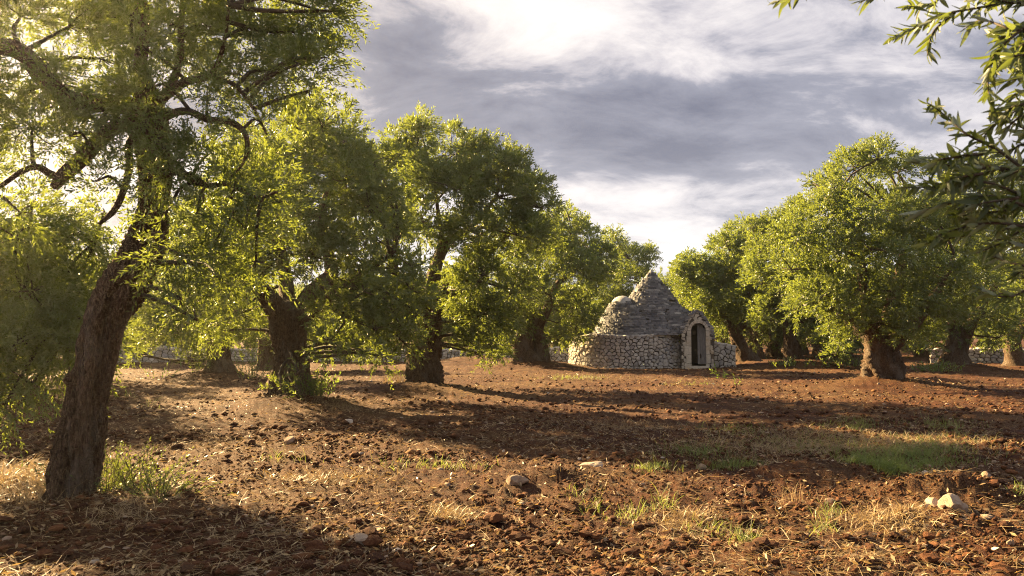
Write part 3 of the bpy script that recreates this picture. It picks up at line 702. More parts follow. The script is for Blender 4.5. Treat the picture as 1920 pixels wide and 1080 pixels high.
def clip_poly(poly, a, n):
    """keep the side of the line through a where (p - a).n <= 0"""
    out = []
    for i in range(len(poly)):
        p, q = poly[i], poly[(i + 1) % len(poly)]
        dp, dq = (p - a) @ n, (q - a) @ n
        if dp <= 0: out.append(p)
        if dp * dq < 0: out.append(p + (q - p) * (dp / (dp - dq)))
    return out
def cells(w, h, cw, chh, seed, wrap=False):
    """irregular stone outlines covering w x h: relaxed brick-like seeds and their Voronoi cells"""
    rg = np.random.default_rng(seed)
    rows = max(1, int(round(h / chh))); pts = []
    for r in range(rows):
        x = rg.uniform(0, cw)
        while x < w + cw:
            pts.append((x, (r + .5) * h / rows + rg.normal(scale=.24 * chh))); x += cw * rg.uniform(.55, 1.5)
    P = np.array(pts); res = []
    asp = np.array((1.0, cw / chh * 0.8))          # flatter stones: measure distance with z stretched
    Q = P * asp
    for i, q in enumerate(Q):
        d = ((Q - q) ** 2).sum(1); near = np.argsort(d)[1:14]
        lo, hi = np.array((max(0, P[i, 0] - 1.5 * cw), 0)) * asp, np.array((min(w, P[i, 0] + 1.5 * cw), h)) * asp
        if lo[0] >= hi[0]: continue
        poly = [np.array((lo[0], lo[1])), np.array((hi[0], lo[1])), np.array((hi[0], hi[1])), np.array((lo[0], hi[1]))]
        for j in near:
            poly = clip_poly(poly, (q + Q[j]) / 2, Q[j] - q)
            if len(poly) < 3: break
        if len(poly) >= 3: res.append(np.array(poly) / asp)
    return res
def area2(p): return 0.5 * abs(np.dot(p[:, 0], np.roll(p[:, 1], 1)) - np.dot(p[:, 1], np.roll(p[:, 0], 1)))
def stone_mesh(poly, to3, rg, gap=0.012, bulge=0.045, back=-0.06):
    """a stone with a rounded face: outline shrunk by the joint, two rings and a crown point"""
    c = poly.mean(0); k = len(poly)
    size = math.sqrt(area2(poly)) + 1e-6
    # cut the corners so that the stones are rounded polygons
    pl = []
    for i in range(k):
        a, b, d = poly[i - 1], poly[i], poly[(i + 1) % k]
        pl += [b + (a - b) * .13, b + (d - b) * .13]
    pl = np.array(pl); k = len(pl)
    pl = c + (pl - c) * (1 - gap / size * 2)
    pl = pl + rg.normal(scale=.045 * size, size=pl.shape)
    bl = bulge * rg.uniform(.5, 1.3)
    tilt = rg.normal(scale=.10, size=2)
    rings = []
    for f, o in ((1.0, back), (1.0, bl * .25), (.86, bl * .9)):
        q = c + (pl - c) * f
        rings.append(to3(q, o + (q - c) @ tilt * (o > 0) + (rg.normal(scale=.05 * bl, size=k) if o > 0 else 0)))
    top = to3(c[None] + rg.normal(scale=.04 * size, size=(1, 2)), np.array([bl * rg.uniform(.9, 1.15)]))
    V = np.vstack(rings + [top]); j = np.arange(k); n = (j + 1) % k
    Fq = np.concatenate([np.stack((r * k + j, r * k + n, (r + 1) * k + n, (r + 1) * k + j), -1) for r in range(2)])
    Ft = np.stack((2 * k + j, 2 * k + n, np.full(k, 3 * k)), -1)
    return V, [Fq, Ft]
def lay(stones, parent, matname, name, rest_name, vis, limit=300):
    """stones: list of (V, F, tint, score); the best-seen become objects, the rest one joined part"""
    order = sorted(range(len(stones)), key=lambda i: -stones[i][3])
    rest = Buf()
    for r, i in enumerate(order):
        V, Fc, t, s = stones[i]
        if r < limit and s > 0:
            b = Buf(); c = V.mean(0); b.add(V - c, Fc, t); o = b.build(name, M[matname], parent); o.location = c
        else: rest.add(V, Fc, t)
    if rest.n:
        tag(rest.build(rest_name, M[matname], parent), kind='stuff')

# ring wall: an ellipse in plan, lower on the left side
WC, WA, WB = np.array((-1.0, 0.05)), 2.66, 2.36
def wall_top(th):   # th: angle in plan
    front = np.clip((-np.sin(th) - .1) / .48, 0, 1)
    left = np.clip((-np.cos(th) - .55) / .45, 0, 1)
    return 1.20 + .26 * front - .12 * left + .04 * np.sin(th * 5) 
ths = np.linspace(0, 2 * math.pi, 721)
ell = np.stack((WC[0] + WA * np.cos(ths), WC[1] + WB * np.sin(ths)), -1)
arc = np.concatenate(([0], np.cumsum(np.linalg.norm(np.diff(ell, axis=0), axis=1))))
def ring_map(inset=0.0):
    def f(q, off):
        th = np.interp(q[:, 0], arc, ths)
        e = np.stack((WC[0] + WA * np.cos(th), WC[1] + WB * np.sin(th)), -1)
        n = norm(np.stack((np.cos(th) / WA, np.sin(th) / WB), -1))
        z = q[:, 1] / 1.0 * wall_top(th)
        batter = .07 * (1 - q[:, 1])
        p = e + n * (off + batter - inset)[:, None] if isinstance(off, np.ndarray) else e + n * (off + batter - inset)[:, None]
        return np.column_stack((p, z - .03))
    return f
wall = None
def build_ring():
    global wall
    b = Buf(); n = 180
    th = np.linspace(0, 2 * math.pi, n, endpoint=False)
    prof = [(-.035 + .07, -.25), (-.035, 1.0)]
    rows = []
    e = np.stack((WC[0] + WA * np.cos(th), WC[1] + WB * np.sin(th)), -1); nn = norm(np.stack((np.cos(th) / WA, np.sin(th) / WB), -1))
    zt = wall_top(th) - .03
    rows.append(np.column_stack((e + nn * .035, np.full(n, -.25)))); rows.append(np.column_stack((e - nn * .035, zt - .03)))
    inner = WC + (e - WC) * .72
    rows.append(np.column_stack((inner, np.full(n, 1.42))))
    rows.append(np.column_stack((WC + (e - WC) * .05, np.full(n, 1.45))))
    V = np.vstack(rows); j = np.arange(n); k = (j + 1) % n
    Fq = np.concatenate([np.stack((r * n + j, r * n + k, (r + 1) * n + k, (r + 1) * n + j), -1) for r in range(3)])
    b.add(V, Fq, .5)
    wall = b.build('wall', M['core'], hut, True)
    m = ring_map(); st = []
    for poly in cells(arc[-1], 1.0, .205, .105, 5):
        # true height is poly z times the local wall height
        c = poly.mean(0); th_ = np.interp(c[0], arc, ths)
        p = m(c[None], np.array([0.0]))[0]
        if p[0] > .95 and p[1] < -.6 and np.sin(th_) < 0 and p[0] > 1.38: continue   # the portal stands here
        V, Fc = stone_mesh(poly, m, hr, .009, .06)
        score = area2(poly) * max(0, -np.sin(th_) * .9 + .25) * (1 if np.sin(th_) < .2 else 0)
        st.append((V, Fc, np.clip(.5 + hr.normal(scale=.22), 0, 1), score))
    lay(st, wall, 'wall_stone', 'stone', 'stones', None)
    # flat stones laid on the ledge between the ring wall and the eaves
    led = Buf()
    for th_ in np.linspace(0, 2 * math.pi, 190):
        for f in (.98, .90, .82):
            a = th_ + hr.uniform(-.02, .02); e_ = np.array((WC[0] + WA * f * math.cos(a), WC[1] + WB * f * math.sin(a)))
            if e_[0] > .95 and e_[1] < -.6: continue
            z = np.interp(f, (.72, 1.0), (1.42, float(wall_top(np.array([a]))[0]) - .05))
            V, Fc = lump(hr.uniform(.09, .15), hr, (1.2, 1.0, .45), 0); led.add(V + np.array((e_[0], e_[1], z)), Fc, np.clip(.45 + hr.normal(scale=.2), 0, 1))
    tag(led.build('ledge_stones', M['wall_stone'], wall), kind='stuff')
# a rough lump: subdivided octahedron pushed about
def _ico(sub):
    t = (1 + 5 ** .5) / 2
    V = [(-1, t, 0), (1, t, 0), (-1, -t, 0), (1, -t, 0), (0, -1, t), (0, 1, t), (0, -1, -t), (0, 1, -t), (t, 0, -1), (t, 0, 1), (-t, 0, -1), (-t, 0, 1)]
    Fc = [(0, 11, 5), (0, 5, 1), (0, 1, 7), (0, 7, 10), (0, 10, 11), (1, 5, 9), (5, 11, 4), (11, 10, 2), (10, 7, 6), (7, 1, 8), (3, 9, 4), (3, 4, 2), (3, 2, 6), (3, 6, 8), (3, 8, 9), (4, 9, 5), (2, 4, 11), (6, 2, 10), (8, 6, 7), (9, 8, 1)]
    V = [np.array(v) / np.linalg.norm(v) for v in V]
    for _ in range(sub):
        cache = {}; nf = []
        def mid(a, b):
            k = (min(a, b), max(a, b))
            if k not in cache:
                m = V[a] + V[b]; V.append(m / np.linalg.norm(m)); cache[k] = len(V) - 1
            return cache[k]
        for a, b, c in Fc:
            d, e, f = mid(a, b), mid(b, c), mid(c, a); nf += [(a, d, f), (b, e, d), (c, f, e), (d, e, f)]
        Fc = nf
    return np.array(V), np.array(Fc)
ICO = [_ico(0), _ico(1), _ico(2), _ico(3)]
def lump(r, rg, sc=(1, 1, 1), sub=1, rough=.25):
    V, Fc = ICO[sub]
    o = rg.uniform(0, 50, 3)
    d = 1 + rough * 2 * (fbm(V[:, 0] * 1.1 + o[0], V[:, 1] * 1.1 + o[1], V[:, 2] * 1.1 + o[2], oct=3) - .5) * 2
    W = V * d[:, None] * r * np.array(sc)
    a = rg.uniform(0, 6.28); ca, sa = math.cos(a), math.sin(a)
    W = np.column_stack((W[:, 0] * ca - W[:, 1] * sa, W[:, 0] * sa + W[:, 1] * ca, W[:, 2]))
    return W, Fc
build_ring()

# roof: two cones and a low swelling between them, laid in courses of flat stones
EAVE = 1.44
CONES = [  # centre, [(z, radius)...]
    ((0.0, 0.0), [(1.44, 2.16), (2.0, 1.80), (2.85, 1.20), (3.5, .72), (4.05, .27), (4.22, .14)]),
    ((-1.29, -.45), [(1.44, 1.22), (1.9, 1.08), (2.3, .90), (2.7, .64), (2.86, .50)]),
    ((.98, -.72), [(1.44, 1.32), (1.8, 1.15), (2.1, .98), (2.4, .76), (2.58, .48), (2.68, .2)]),
    ((-.80, -.38), [(1.44, 1.86), (1.9, 1.58), (2.3, 1.22), (2.6, .88), (2.8, .5), (2.88, .2)]),
]
def crad(k, z):
    zs, rs = zip(*CONES[k][1])
    return np.interp(z, zs, rs, right=-1.0) if z <= zs[-1] else -1.0
def build_roof():
    core = Buf(); n = 96
    for (cx_, cy_), pr in CONES:
        th = np.linspace(0, 2 * math.pi, n, endpoint=False)
        rows = [np.column_stack((cx_ + (r - .09) * np.cos(th), cy_ + (r - .09) * np.sin(th), np.full(n, z))) for z, r in pr]
        V = np.vstack(rows + [np.array([[cx_, cy_, pr[-1][0] + .02]])]); j = np.arange(n); k = (j + 1) % n
        Fq = np.concatenate([np.stack((r * n + j, r * n + k, (r + 1) * n + k, (r + 1) * n + j), -1) for r in range(len(pr) - 1)])
        e = (len(pr) - 1) * n
        core.add(V, [Fq, np.stack((e + j, e + k, np.full(n, len(V) - 1)), -1)])
    roof = core.build('roof', M['core'], hut, True)
    st = []
    for k, ((cx_, cy_), pr) in enumerate(CONES):
        z = EAVE
        while z < pr[-1][0]:
            hh = hr.uniform(.062, .098)
            r = crad(k, z); a = hr.uniform(0, 6.28); end = a + 2 * math.pi
            while a < end:
                w = hr.uniform(.12, .34) * (1.0 if r > .5 else .7); da = w / max(r, .1)
                am = a + da / 2; a += da
                px_, py_ = cx_ + r * math.cos(am), cy_ + r * math.sin(am)
                hid = False
                for q, ((ox, oy), _) in enumerate(CONES):
                    if q != k and crad(q, z) > 0 and math.hypot(px_ - ox, py_ - oy) < crad(q, z) - .03 - .02 * (q < k): hid = True
                if hid or (px_ > 1.2 and py_ < -.4 and z < 1.75 and px_ < 2.5 and py_ < -1.2): continue
                if hr.random() < .012: continue
                t_ = np.array((-math.sin(am), math.cos(am), 0)); n_ = np.array((math.cos(am), math.sin(am), 0)); c_ = np.array((px_, py_, z))
                o_ = hr.uniform(-.03, .035); sag = hr.uniform(.75, 1.0); ti = hr.normal(scale=.0025)
                V = []
                for sx in (-.5, -.18, .18, .5):
                    j = hr.uniform(-.012, .016)
                    hx = hh * (sag if abs(sx) > .4 else 1) * 1.02
                    out = o_ + j - (.022 if abs(sx) > .4 else 0)
                    zz = ti * sx * 6
                    V += [c_ + t_ * w * .985 * sx + n_ * (out - .19), c_ + t_ * w * .985 * sx + n_ * (out - .19) + np.array((0, 0, hx)),
                          c_ + t_ * w * .985 * sx + n_ * out + np.array((0, 0, zz + .004)), c_ + t_ * w * .985 * sx + n_ * (out - .018) + np.array((0, 0, hx * .93 + zz))]
                V = np.array(V)
                Fq = []
                for i in range(3):
                    p, q = i * 4, i * 4 + 4
                    Fq += [(p + 2, q + 2, q + 3, p + 3), (p + 3, q + 3, q + 1, p + 1), (p, q, q + 2, p + 2)]
                Fq += [(0, 2, 3, 1), (12, 13, 15, 14)]
                st.append((V, np.array(Fq), np.clip(.42 + hr.normal(scale=.24), 0, 1), w * hh * max(0, -math.sin(am) + .1)))
            z += hh
    lay(st, roof, 'slab', 'roof_slab', 'roof_slabs', None)
    # mortared caps
    for (c_, prof, nm) in (((0, 0), [(4.0, .30), (4.14, .20), (4.22, .13), (4.30, .085), (4.36, .05), (4.385, .0)], 'pinnacle'), ((-1.29, -.45), [(2.80, .54), (2.92, .47), (3.03, .37), (3.12, .25), (3.17, .13), (3.185, 0)], 'roof_cap')):
        m_ = 40; th = np.linspace(0, 2 * math.pi, m_, endpoint=False); rows = []
        for z, r in prof:
            rr = r * (1 + .14 * (fbm(np.cos(th) * 2 + 3, np.sin(th) * 2, np.full(m_, z * 6), seed=5) - .5) * 2)
            rows.append(np.column_stack((c_[0] + rr * np.cos(th), c_[1] + rr * np.sin(th), np.full(m_, z))))
        V = np.vstack(rows); j = np.arange(m_); k = (j + 1) % m_
        b = Buf(); b.add(V, np.concatenate([np.stack((r * m_ + j, r * m_ + k, (r + 1) * m_ + k, (r + 1) * m_ + j), -1) for r in range(len(prof) - 1)]), .95)
        b.build(nm, M['slab'], hut, True)
build_roof()

# doorway: a projecting gable of squared stones with an arch
DX, DY, DW, SILL, SPRING = 1.92, -2.10, .30, .14, 1.63
OUT = np.array([(1.20, -.2), (1.20, 1.52), (1.30, 1.78), (1.48, 2.10), (1.66, 2.33), (1.86, 2.46), (2.02, 2.38), (2.16, 2.16), (2.32, 1.90), (2.46, 1.72), (2.54, 1.25), (2.56, -.2)])
def inside(p, poly):
    x, y = p; c = False
    for i in range(len(poly)):
        (x1, y1), (x2, y2) = poly[i - 1], poly[i]
        if (y1 > y) != (y2 > y) and x < (x2 - x1) * (y - y1) / (y2 - y1) + x1: c = not c
    return c
def arch_pts(r, n=14):
    return [(DX + r * math.cos(a), SPRING + r * math.sin(a)) for a in np.linspace(math.pi, 0, n)]
def build_portal():
    # core: face with the opening cut through, sides and top, and a dark passage behind the opening
    b = Buf()
    inner = [(DX - DW - .06, -.2)] + arch_pts(DW + .06) + [(DX + DW + .06, -.2)]
    outer = OUT
    m_ = len(inner)
    t = np.concatenate(([0], np.cumsum(np.linalg.norm(np.diff(outer, axis=0), axis=1)))); t /= t[-1]
    oo = np.stack([np.interp(np.linspace(0, 1, m_), t, outer[:, i]) for i in (0, 1)], -1)
    f0 = np.array([(x, DY, z) for x, z in inner]); f1 = np.array([(x, DY, z) for x, z in oo]); f2 = np.array([(x, .1, z) for x, z in oo]); f3 = np.array([(x, DY + .95, z) for x, z in inner])
    V = np.vstack((f0, f1, f2, f3)); j = np.arange(m_ - 1)
    Fq = np.concatenate((np.stack((j, j + 1, m_ + j + 1, m_ + j), -1), np.stack((m_ + j, m_ + j + 1, 2 * m_ + j + 1, 2 * m_ + j), -1), np.stack((j + 1, j, 3 * m_ + j, 3 * m_ + j + 1), -1)))
    V = np.vstack((V, (DX, DY + .95, .8))); c = len(V) - 1
    b.add(V, [Fq, np.stack((3 * m_ + j, 3 * m_ + j + 1, np.full(m_ - 1, c)), -1), np.array([(4 * m_ - 1, 3 * m_, c)])])
    por = b.build('portal', M['core'], hut)
    fl = Buf(); fl.add(np.array([(DX + sx * .34, DY + yy, SILL + .07) for yy in (.27, .94) for sx in (-1, 1)]), np.array([(0, 1, 3, 2)])); fl.build('passage_floor', M['core'], por)
    st = []
    def fm(q, off): return np.column_stack((q[:, 0], np.full(len(q), DY) - off, q[:, 1]))
    for poly in cells(1.6, 2.7, .20, .135, 9):
        pl = poly + np.array((1.08, -.12)); c_ = pl.mean(0)
        if not inside(c_, OUT * np.array((1.0, 1.0))): continue
        dx = abs(c_[0] - DX)
        if (c_[1] < SPRING and dx < DW + .17) or (c_[1] >= SPRING and math.hypot(dx, c_[1] - SPRING) < DW + .15): continue
        for q in range(len(OUT) - 1):      # trim to the gable outline
            a_, b_ = OUT[q], OUT[q + 1]; nrm = np.array((-(b_ - a_)[1], (b_ - a_)[0]))
            if q in (0, len(OUT) - 2): pl = np.array(clip_poly(list(pl), a_, nrm)) if len(pl) >= 3 else pl
        if len(pl) < 3 or area2(pl) < .002: continue
        V_, Fc = stone_mesh(pl, fm, hr, .008, .03); st.append((V_, Fc, np.clip(.5 + hr.normal(scale=.22), 0, 1), area2(pl)))
    lay(st, por, 'block', 'stone', 'stones', None)
    # arch stones and jamb blocks, cut square
    def wedge(name, pts, d0, d1):
        p = np.array(pts); c_ = p.mean(0); k = len(p); bb = Buf()
        rows = [np.column_stack((p[:, 0], np.full(k, d1), p[:, 1])), np.column_stack((p[:, 0], np.full(k, d0 + .012), p[:, 1])), np.column_stack((c_[0] + (p[:, 0] - c_[0]) * .93, np.full(k, d0), c_[1] + (p[:, 1] - c_[1]) * .93))]
        V_ = np.vstack(rows); jj = np.arange(k); nn = (jj + 1) % k
        bb.add(V_, [np.concatenate([np.stack((r * k + jj, r * k + nn, (r + 1) * k + nn, (r + 1) * k + jj), -1) for r in range(2)]), np.array([np.arange(2 * k, 3 * k)])], np.clip(.7 + hr.normal(scale=.2), 0, 1))
        return bb.build(name, M['block'], por)
    aa = np.linspace(math.pi, 0, 10) 
    for i in range(9):
        a0, a1 = aa[i] - .014, aa[i + 1] + .014; th_ = np.linspace(a0, a1, 4); ro = DW + .14 + hr.uniform(-.012, .012)
        pts = [(DX + DW * math.cos(a), SPRING + DW * math.sin(a)) for a in th_] + [(DX + ro * math.cos(a), SPRING + ro * math.sin(a)) for a in th_[::-1]]
        wedge('arch_stone', pts, DY - .055 + hr.uniform(-.008, .008), DY + .3)
    for s in (-1, 1):
        z = -.05
        for hh in (.30, .38, .34, .42, .24):
            wd = hr.uniform(.15, .30) if s < 0 else hr.uniform(.13, .18)
            x0, x1 = DX + s * DW, DX + s * (DW + wd)
            wedge('jamb_block', [(x0, z + .006), (x1, z + .006), (x1, min(z + hh, SPRING) - .006), (x0, min(z + hh, SPRING) - .006)], DY - .05 + hr.uniform(-.01, .01), DY + .3)
            z += hh
    wedge('threshold', [(DX - .40, -.06), (DX + .42, -.06), (DX + .42, SILL), (DX - .40, SILL)], DY - .16, DY + .5)
    # slabs over the gable, running back into the cone
    st = []
    for q in range(1, len(OUT) - 2):
        a_, b_ = OUT[q], OUT[q + 1]; d = b_ - a_; L_ = np.linalg.norm(d); d = d / L_; nn = np.array((-d[1], d[0]))
        if nn[1] < 0: nn = -nn
        for u in np.arange(0, L_, .11):
            y = DY - .06
            while y < -.3:
                ln = hr.uniform(.14, .3); w = hr.uniform(.14, .2); h_ = hr.uniform(.05, .08)
                p = a_ + d * (u + hr.uniform(-.02, .02)); p = p + nn * hr.uniform(-.015, .02)
                flat = np.array((1.0, 0)) * .75 + d * .25 * (1 if d[0] > 0 else -1); flat /= np.linalg.norm(flat)
                fz = np.array((-flat[1], flat[0]))
                V_ = np.array([(p[0] + flat[0] * sx * w / 2 + fz[0] * sz, y + sy * ln * .97 + hr.uniform(-.01, .01), p[1] + flat[1] * sx * w / 2 + fz[1] * sz) for sz in (-.02, h_ - .02) for sy in (0, 1) for sx in (-1, 1)])
                st.append((V_, np.array([(0, 1, 5, 4), (1, 3, 7, 5), (3, 2, 6, 7), (2, 0, 4, 6), (4, 5, 7, 6)]), np.clip(.4 + hr.normal(scale=.22), 0, 1), .1 if y < DY + .2 else 0))
                y += ln
    lay(st, por, 'slab', 'gable_slab', 'gable_slabs', None, 60)
    # the plank door, pushed half open: one leaf shut on the right
    dr = Buf(); x = DX - .035
    doo = None
    for i, w in enumerate((.115, .11, .115)):
        zt = SPRING + math.sqrt(max(0, DW ** 2 - (x + w / 2 - DX) ** 2)) - .02
        V_ = np.array([(xx, yy, zz) for zz in (SILL + .075, zt - .03 * i) for yy in (DY + .22, DY + .26) for xx in (x + .002, x + w - .004)])
        bb = Buf(); bb.add(V_, np.array([(0, 1, 5, 4), (1, 3, 7, 5), (3, 2, 6, 7), (2, 0, 4, 6), (4, 5, 7, 6), (0, 2, 3, 1)]))
        if doo is None:
            rail = Buf()
            for z0 in (.42, 1.28):
                R_ = np.array([(xx, yy, zz) for zz in (z0, z0 + .10) for yy in (DY + .262, DY + .29) for xx in (x + .01, x + .32)])
                rail.add(R_, np.array([(0, 1, 5, 4), (1, 3, 7, 5), (3, 2, 6, 7), (2, 0, 4, 6), (4, 5, 7, 6), (0, 2, 3, 1)]))
            doo = rail.build('door', M['wood'], hut)
        bb.build('plank', M['wood'], doo)
        x += w
    lt = Buf(); V_, Fc = tube([(DX + .07, DY + .21, .56), (DX + .09, DY + .17, .60), (DX + .11, DY + .21, .52)], [.014, .016, .012], 8, 9); lt.add(V_, Fc)
    V_, Fc = tube([(DX + .09, DY + .225, .46), (DX + .09, DY + .205, .55), (DX + .09, DY + .225, .64)], [.02, .028, .02], 8, 7); lt.add(V_, Fc)
    lt.build('latch', M['iron'], doo, True)
build_portal()

# low wall running on to the right of the doorway
def build_annex():
    b = Buf(); x0, x1, y0, y1 = 2.5, 3.42, -1.75, -1.0
    V = np.array([(x, y, z) for x, zt in ((x0, 1.14), (x1, .98)) for y in (y0, y1) for z in (-.25, zt - .04)])
    b.add(V, np.array([(0, 1, 5, 4), (2, 6, 7, 3), (4, 5, 7, 6), (1, 3, 7, 5), (0, 2, 3, 1)]))
    an = b.build('side_wall', M['core'], hut)
    st = []
    def fm(q, off): return np.column_stack((x0 + q[:, 0], y0 - off, q[:, 1] * (1.14 - .17 * q[:, 0] / .92) - .04))
    for poly in cells(.95, 1.0, .20, .155, 13):
        V_, Fc = stone_mesh(poly, fm, hr, .012, .05); st.append((V_, Fc, np.clip(.42 + hr.normal(scale=.2), 0, 1), 1))
    def fm2(q, off): return np.column_stack((x1 + off, y0 + q[:, 0], q[:, 1] * .97 - .04))
    for poly in cells(.75, 1.0, .20, .155, 14):
        V_, Fc = stone_mesh(poly, fm2, hr, .012, .05); st.append((V_, Fc, np.clip(.42 + hr.normal(scale=.2), 0, 1), 0))
    lay(st, an, 'wall_stone', 'stone', 'stones', None)
    led = Buf()
    for i in range(40):
        x = hr.uniform(x0, x1); V_, Fc = lump(hr.uniform(.08, .15), hr, (1.2, 1, .6)); led.add(V_ + np.array((x, hr.uniform(y0, y1), 1.10 - .17 * (x - x0) / .92)), Fc, np.clip(.42 + hr.normal(scale=.2), 0, 1))
    tag(led.build('top_stones', M['wall_stone'], an), kind='stuff')
build_annex()

# ------------------------------------------------------------------ field wall behind the grove
def field_wall(pa, pb, h, label, seed):
    pa, pb = np.array(pa), np.array(pb); d = pb - pa; L_ = np.linalg.norm(d); d = d / L_; n = np.array((d[1], -d[0]))
    if n[1] > 0: n = -n
    base = np.array((*((pa + pb) / 2), gbz(*((pa + pb) / 2)) - .05))
    w = thing('dry_stone_wall', base, label, 'wall')
    rg = np.random.default_rng(seed)
    def top(u): return h * (.85 + .3 * vnoise(u * .8, u * 0 + seed, seed=seed))
    def P(u, off, z):
        p = pa[None] + d[None] * u[:, None] + n[None] * off[:, None]
        return np.column_stack((p, z)) - np.array((base[0], base[1], 0))
    b = Buf(); u = np.linspace(0, L_, 60); o = np.ones(60)
    rows = [P(u, o * .22, o * -.2), P(u, o * .20, top(u) - .06), P(u, o * -.3, top(u) - .06), P(u, o * -.32, o * -.2)]
    j = np.arange(59); b.add(np.vstack(rows), np.concatenate([np.stack((r * 60 + j, r * 60 + j + 1, (r + 1) * 60 + j + 1, (r + 1) * 60 + j), -1) for r in range(3)]))
    b.build('wall_core', M['core'], w)
    s = Buf()
    for poly in cells(L_, 1.0, .26, .22, seed):
        def fm(q, off): return P(q[:, 0], .23 + off + 0 * q[:, 0], q[:, 1] * top(q[:, 0]) + 0.0)
        V_, Fc = stone_mesh(poly, fm, rg, .014, .05); s.add(V_, Fc, np.clip(.5 + rg.normal(scale=.22), 0, 1))
    for i in range(int(L_ * 6)):
        u_ = rg.uniform(0, L_, 1); V_, Fc = lump(rg.uniform(.08, .16), rg, (1.2, 1, .6), 0); s.add(V_ + P(u_, rg.uniform(-.25, .2, 1), top(u_) - .03), Fc, np.clip(.45 + rg.normal(scale=.2), 0, 1))
    tag(s.build('stones', M['wall_stone'], w), kind='stuff')
    return w
q = lambda px, Y: at(px, 660, Y)[:2]
field_wall(q(1740, 39.5), q(1990, 38.5), .80, 'low dry-stone field wall behind the shaded trunks at the right', 31)
field_wall(q(600, 42), q(1110, 42), .72, 'low dry-stone field wall running behind the left row to the hut', 32)
field_wall(q(200, 38.5), q(520, 42), .75, 'low grey dry-stone wall glimpsed under the left-hand crowns', 33)

# ------------------------------------------------------------------ loose things on the soil
sr_ = np.random.default_rng(501)
def fan(n, y0, y1, power=1.0, pad=60):
    """random ground points, spread over the part of the field in view: more of them nearby"""
    px = sr_.uniform(-pad, 1920 + pad, n); v = sr_.uniform(0, 1, n) ** power
    Yd = 1.0 / (1.0 / y0 + (1.0 / y1 - 1.0 / y0) * v)
    return np.column_stack(((px - 960) / F * Yd * 1.0, Yd))
def by_noise(pts, sc, lo, seed):
    m = fbm(pts[:, 0] * sc, pts[:, 1] * sc * 1.4, seed=seed, oct=3)
    return pts[m + sr_.normal(scale=.05, size=len(pts)) > lo]
def scatter_lumps(name, pts, sizes, sc, sub, tints, material, label, cat, sink=.35, rough=.28):
    V0, F0 = ICO[sub]; n = len(pts); kinds = 14
    prot = [lump(1.0, sr_, sc, sub, rough)[0] for _ in range(kinds)]
    k = sr_.integers(0, kinds, n); VV = np.array(prot)[k]
    a = sr_.uniform(0, 6.28, n); ca, sa = np.cos(a)[:, None], np.sin(a)[:, None]
    W = np.stack((VV[..., 0] * ca - VV[..., 1] * sa, VV[..., 0] * sa + VV[..., 1] * ca, VV[..., 2]), -1) * sizes[:, None, None]
    z = ground_h(pts[:, 0], pts[:, 1]) + sizes * (sc[2] - sink)
    W += np.column_stack((pts, z))[:, None]
    b = Buf(); b.add(W.reshape(-1, 3), (F0[None] + (np.arange(n) * len(V0))[:, None, None]).reshape(-1, 3), np.repeat(tints, len(V0)))
    return tag(b.build(name, M[material], None, sub > 1), label, cat, kind='stuff')
_o = np.array([(1, 0, 0), (-1, 0, 0), (0, 1, 0), (0, -1, 0), (0, 0, 1), (0, 0, -1)], float)
ICO.append((_o, np.array([(0, 2, 4), (2, 1, 4), (1, 3, 4), (3, 0, 4), (2, 0, 5), (1, 2, 5), (3, 1, 5), (0, 3, 5)])))
p = np.concatenate((by_noise(fan(42000, 3.6, 12, .9), 1.1, .45, 71), fan(6000, 3.6, 12, .9))); n = len(p)
scatter_lumps('soil_clods', p, np.clip(sr_.lognormal(-4.75, .5, n), .004, .022), (1.15, 1, .75), 4, np.clip(sr_.normal(.42, .24, n), 0, .9), 'clod', 'fine red soil crumbs strewn over the near ploughed field', 'soil', rough=.5)
p = by_noise(fan(2600, 3.6, 12, .9), .9, .46, 73); n = len(p)
scatter_lumps('soil_clods', p, np.clip(sr_.lognormal(-3.75, .4, n), .018, .06), (1.2, 1, .6), 1, np.clip(sr_.normal(.34, .2, n), 0, .72), 'clod', 'larger broken red soil clods lying on the near ploughed field', 'soil', sink=.3, rough=.45)
p = by_noise(fan(14000, 9, 34, .8), .5, .46, 72); n = len(p)
scatter_lumps('soil_clods', p, np.clip(sr_.lognormal(-3.8, .5, n), .012, .07), (1.15, 1, .65), 4, np.clip(sr_.normal(.4, .22, n), 0, .9), 'clod', 'red soil clods on the farther field between the tree rows', 'soil', rough=.5)
n = 900; p = fan(n, 3.8, 36, .75)
scatter_lumps('pebbles', p, np.clip(sr_.lognormal(-4.4, .5, n), .006, .03) * (1 + p[:, 1] * .03), (1.25, 1, .6), 0, np.clip(sr_.normal(.45, .25, n), 0, 1), 'field_stone', 'small pale pebbles scattered through the red soil', 'pebbles')

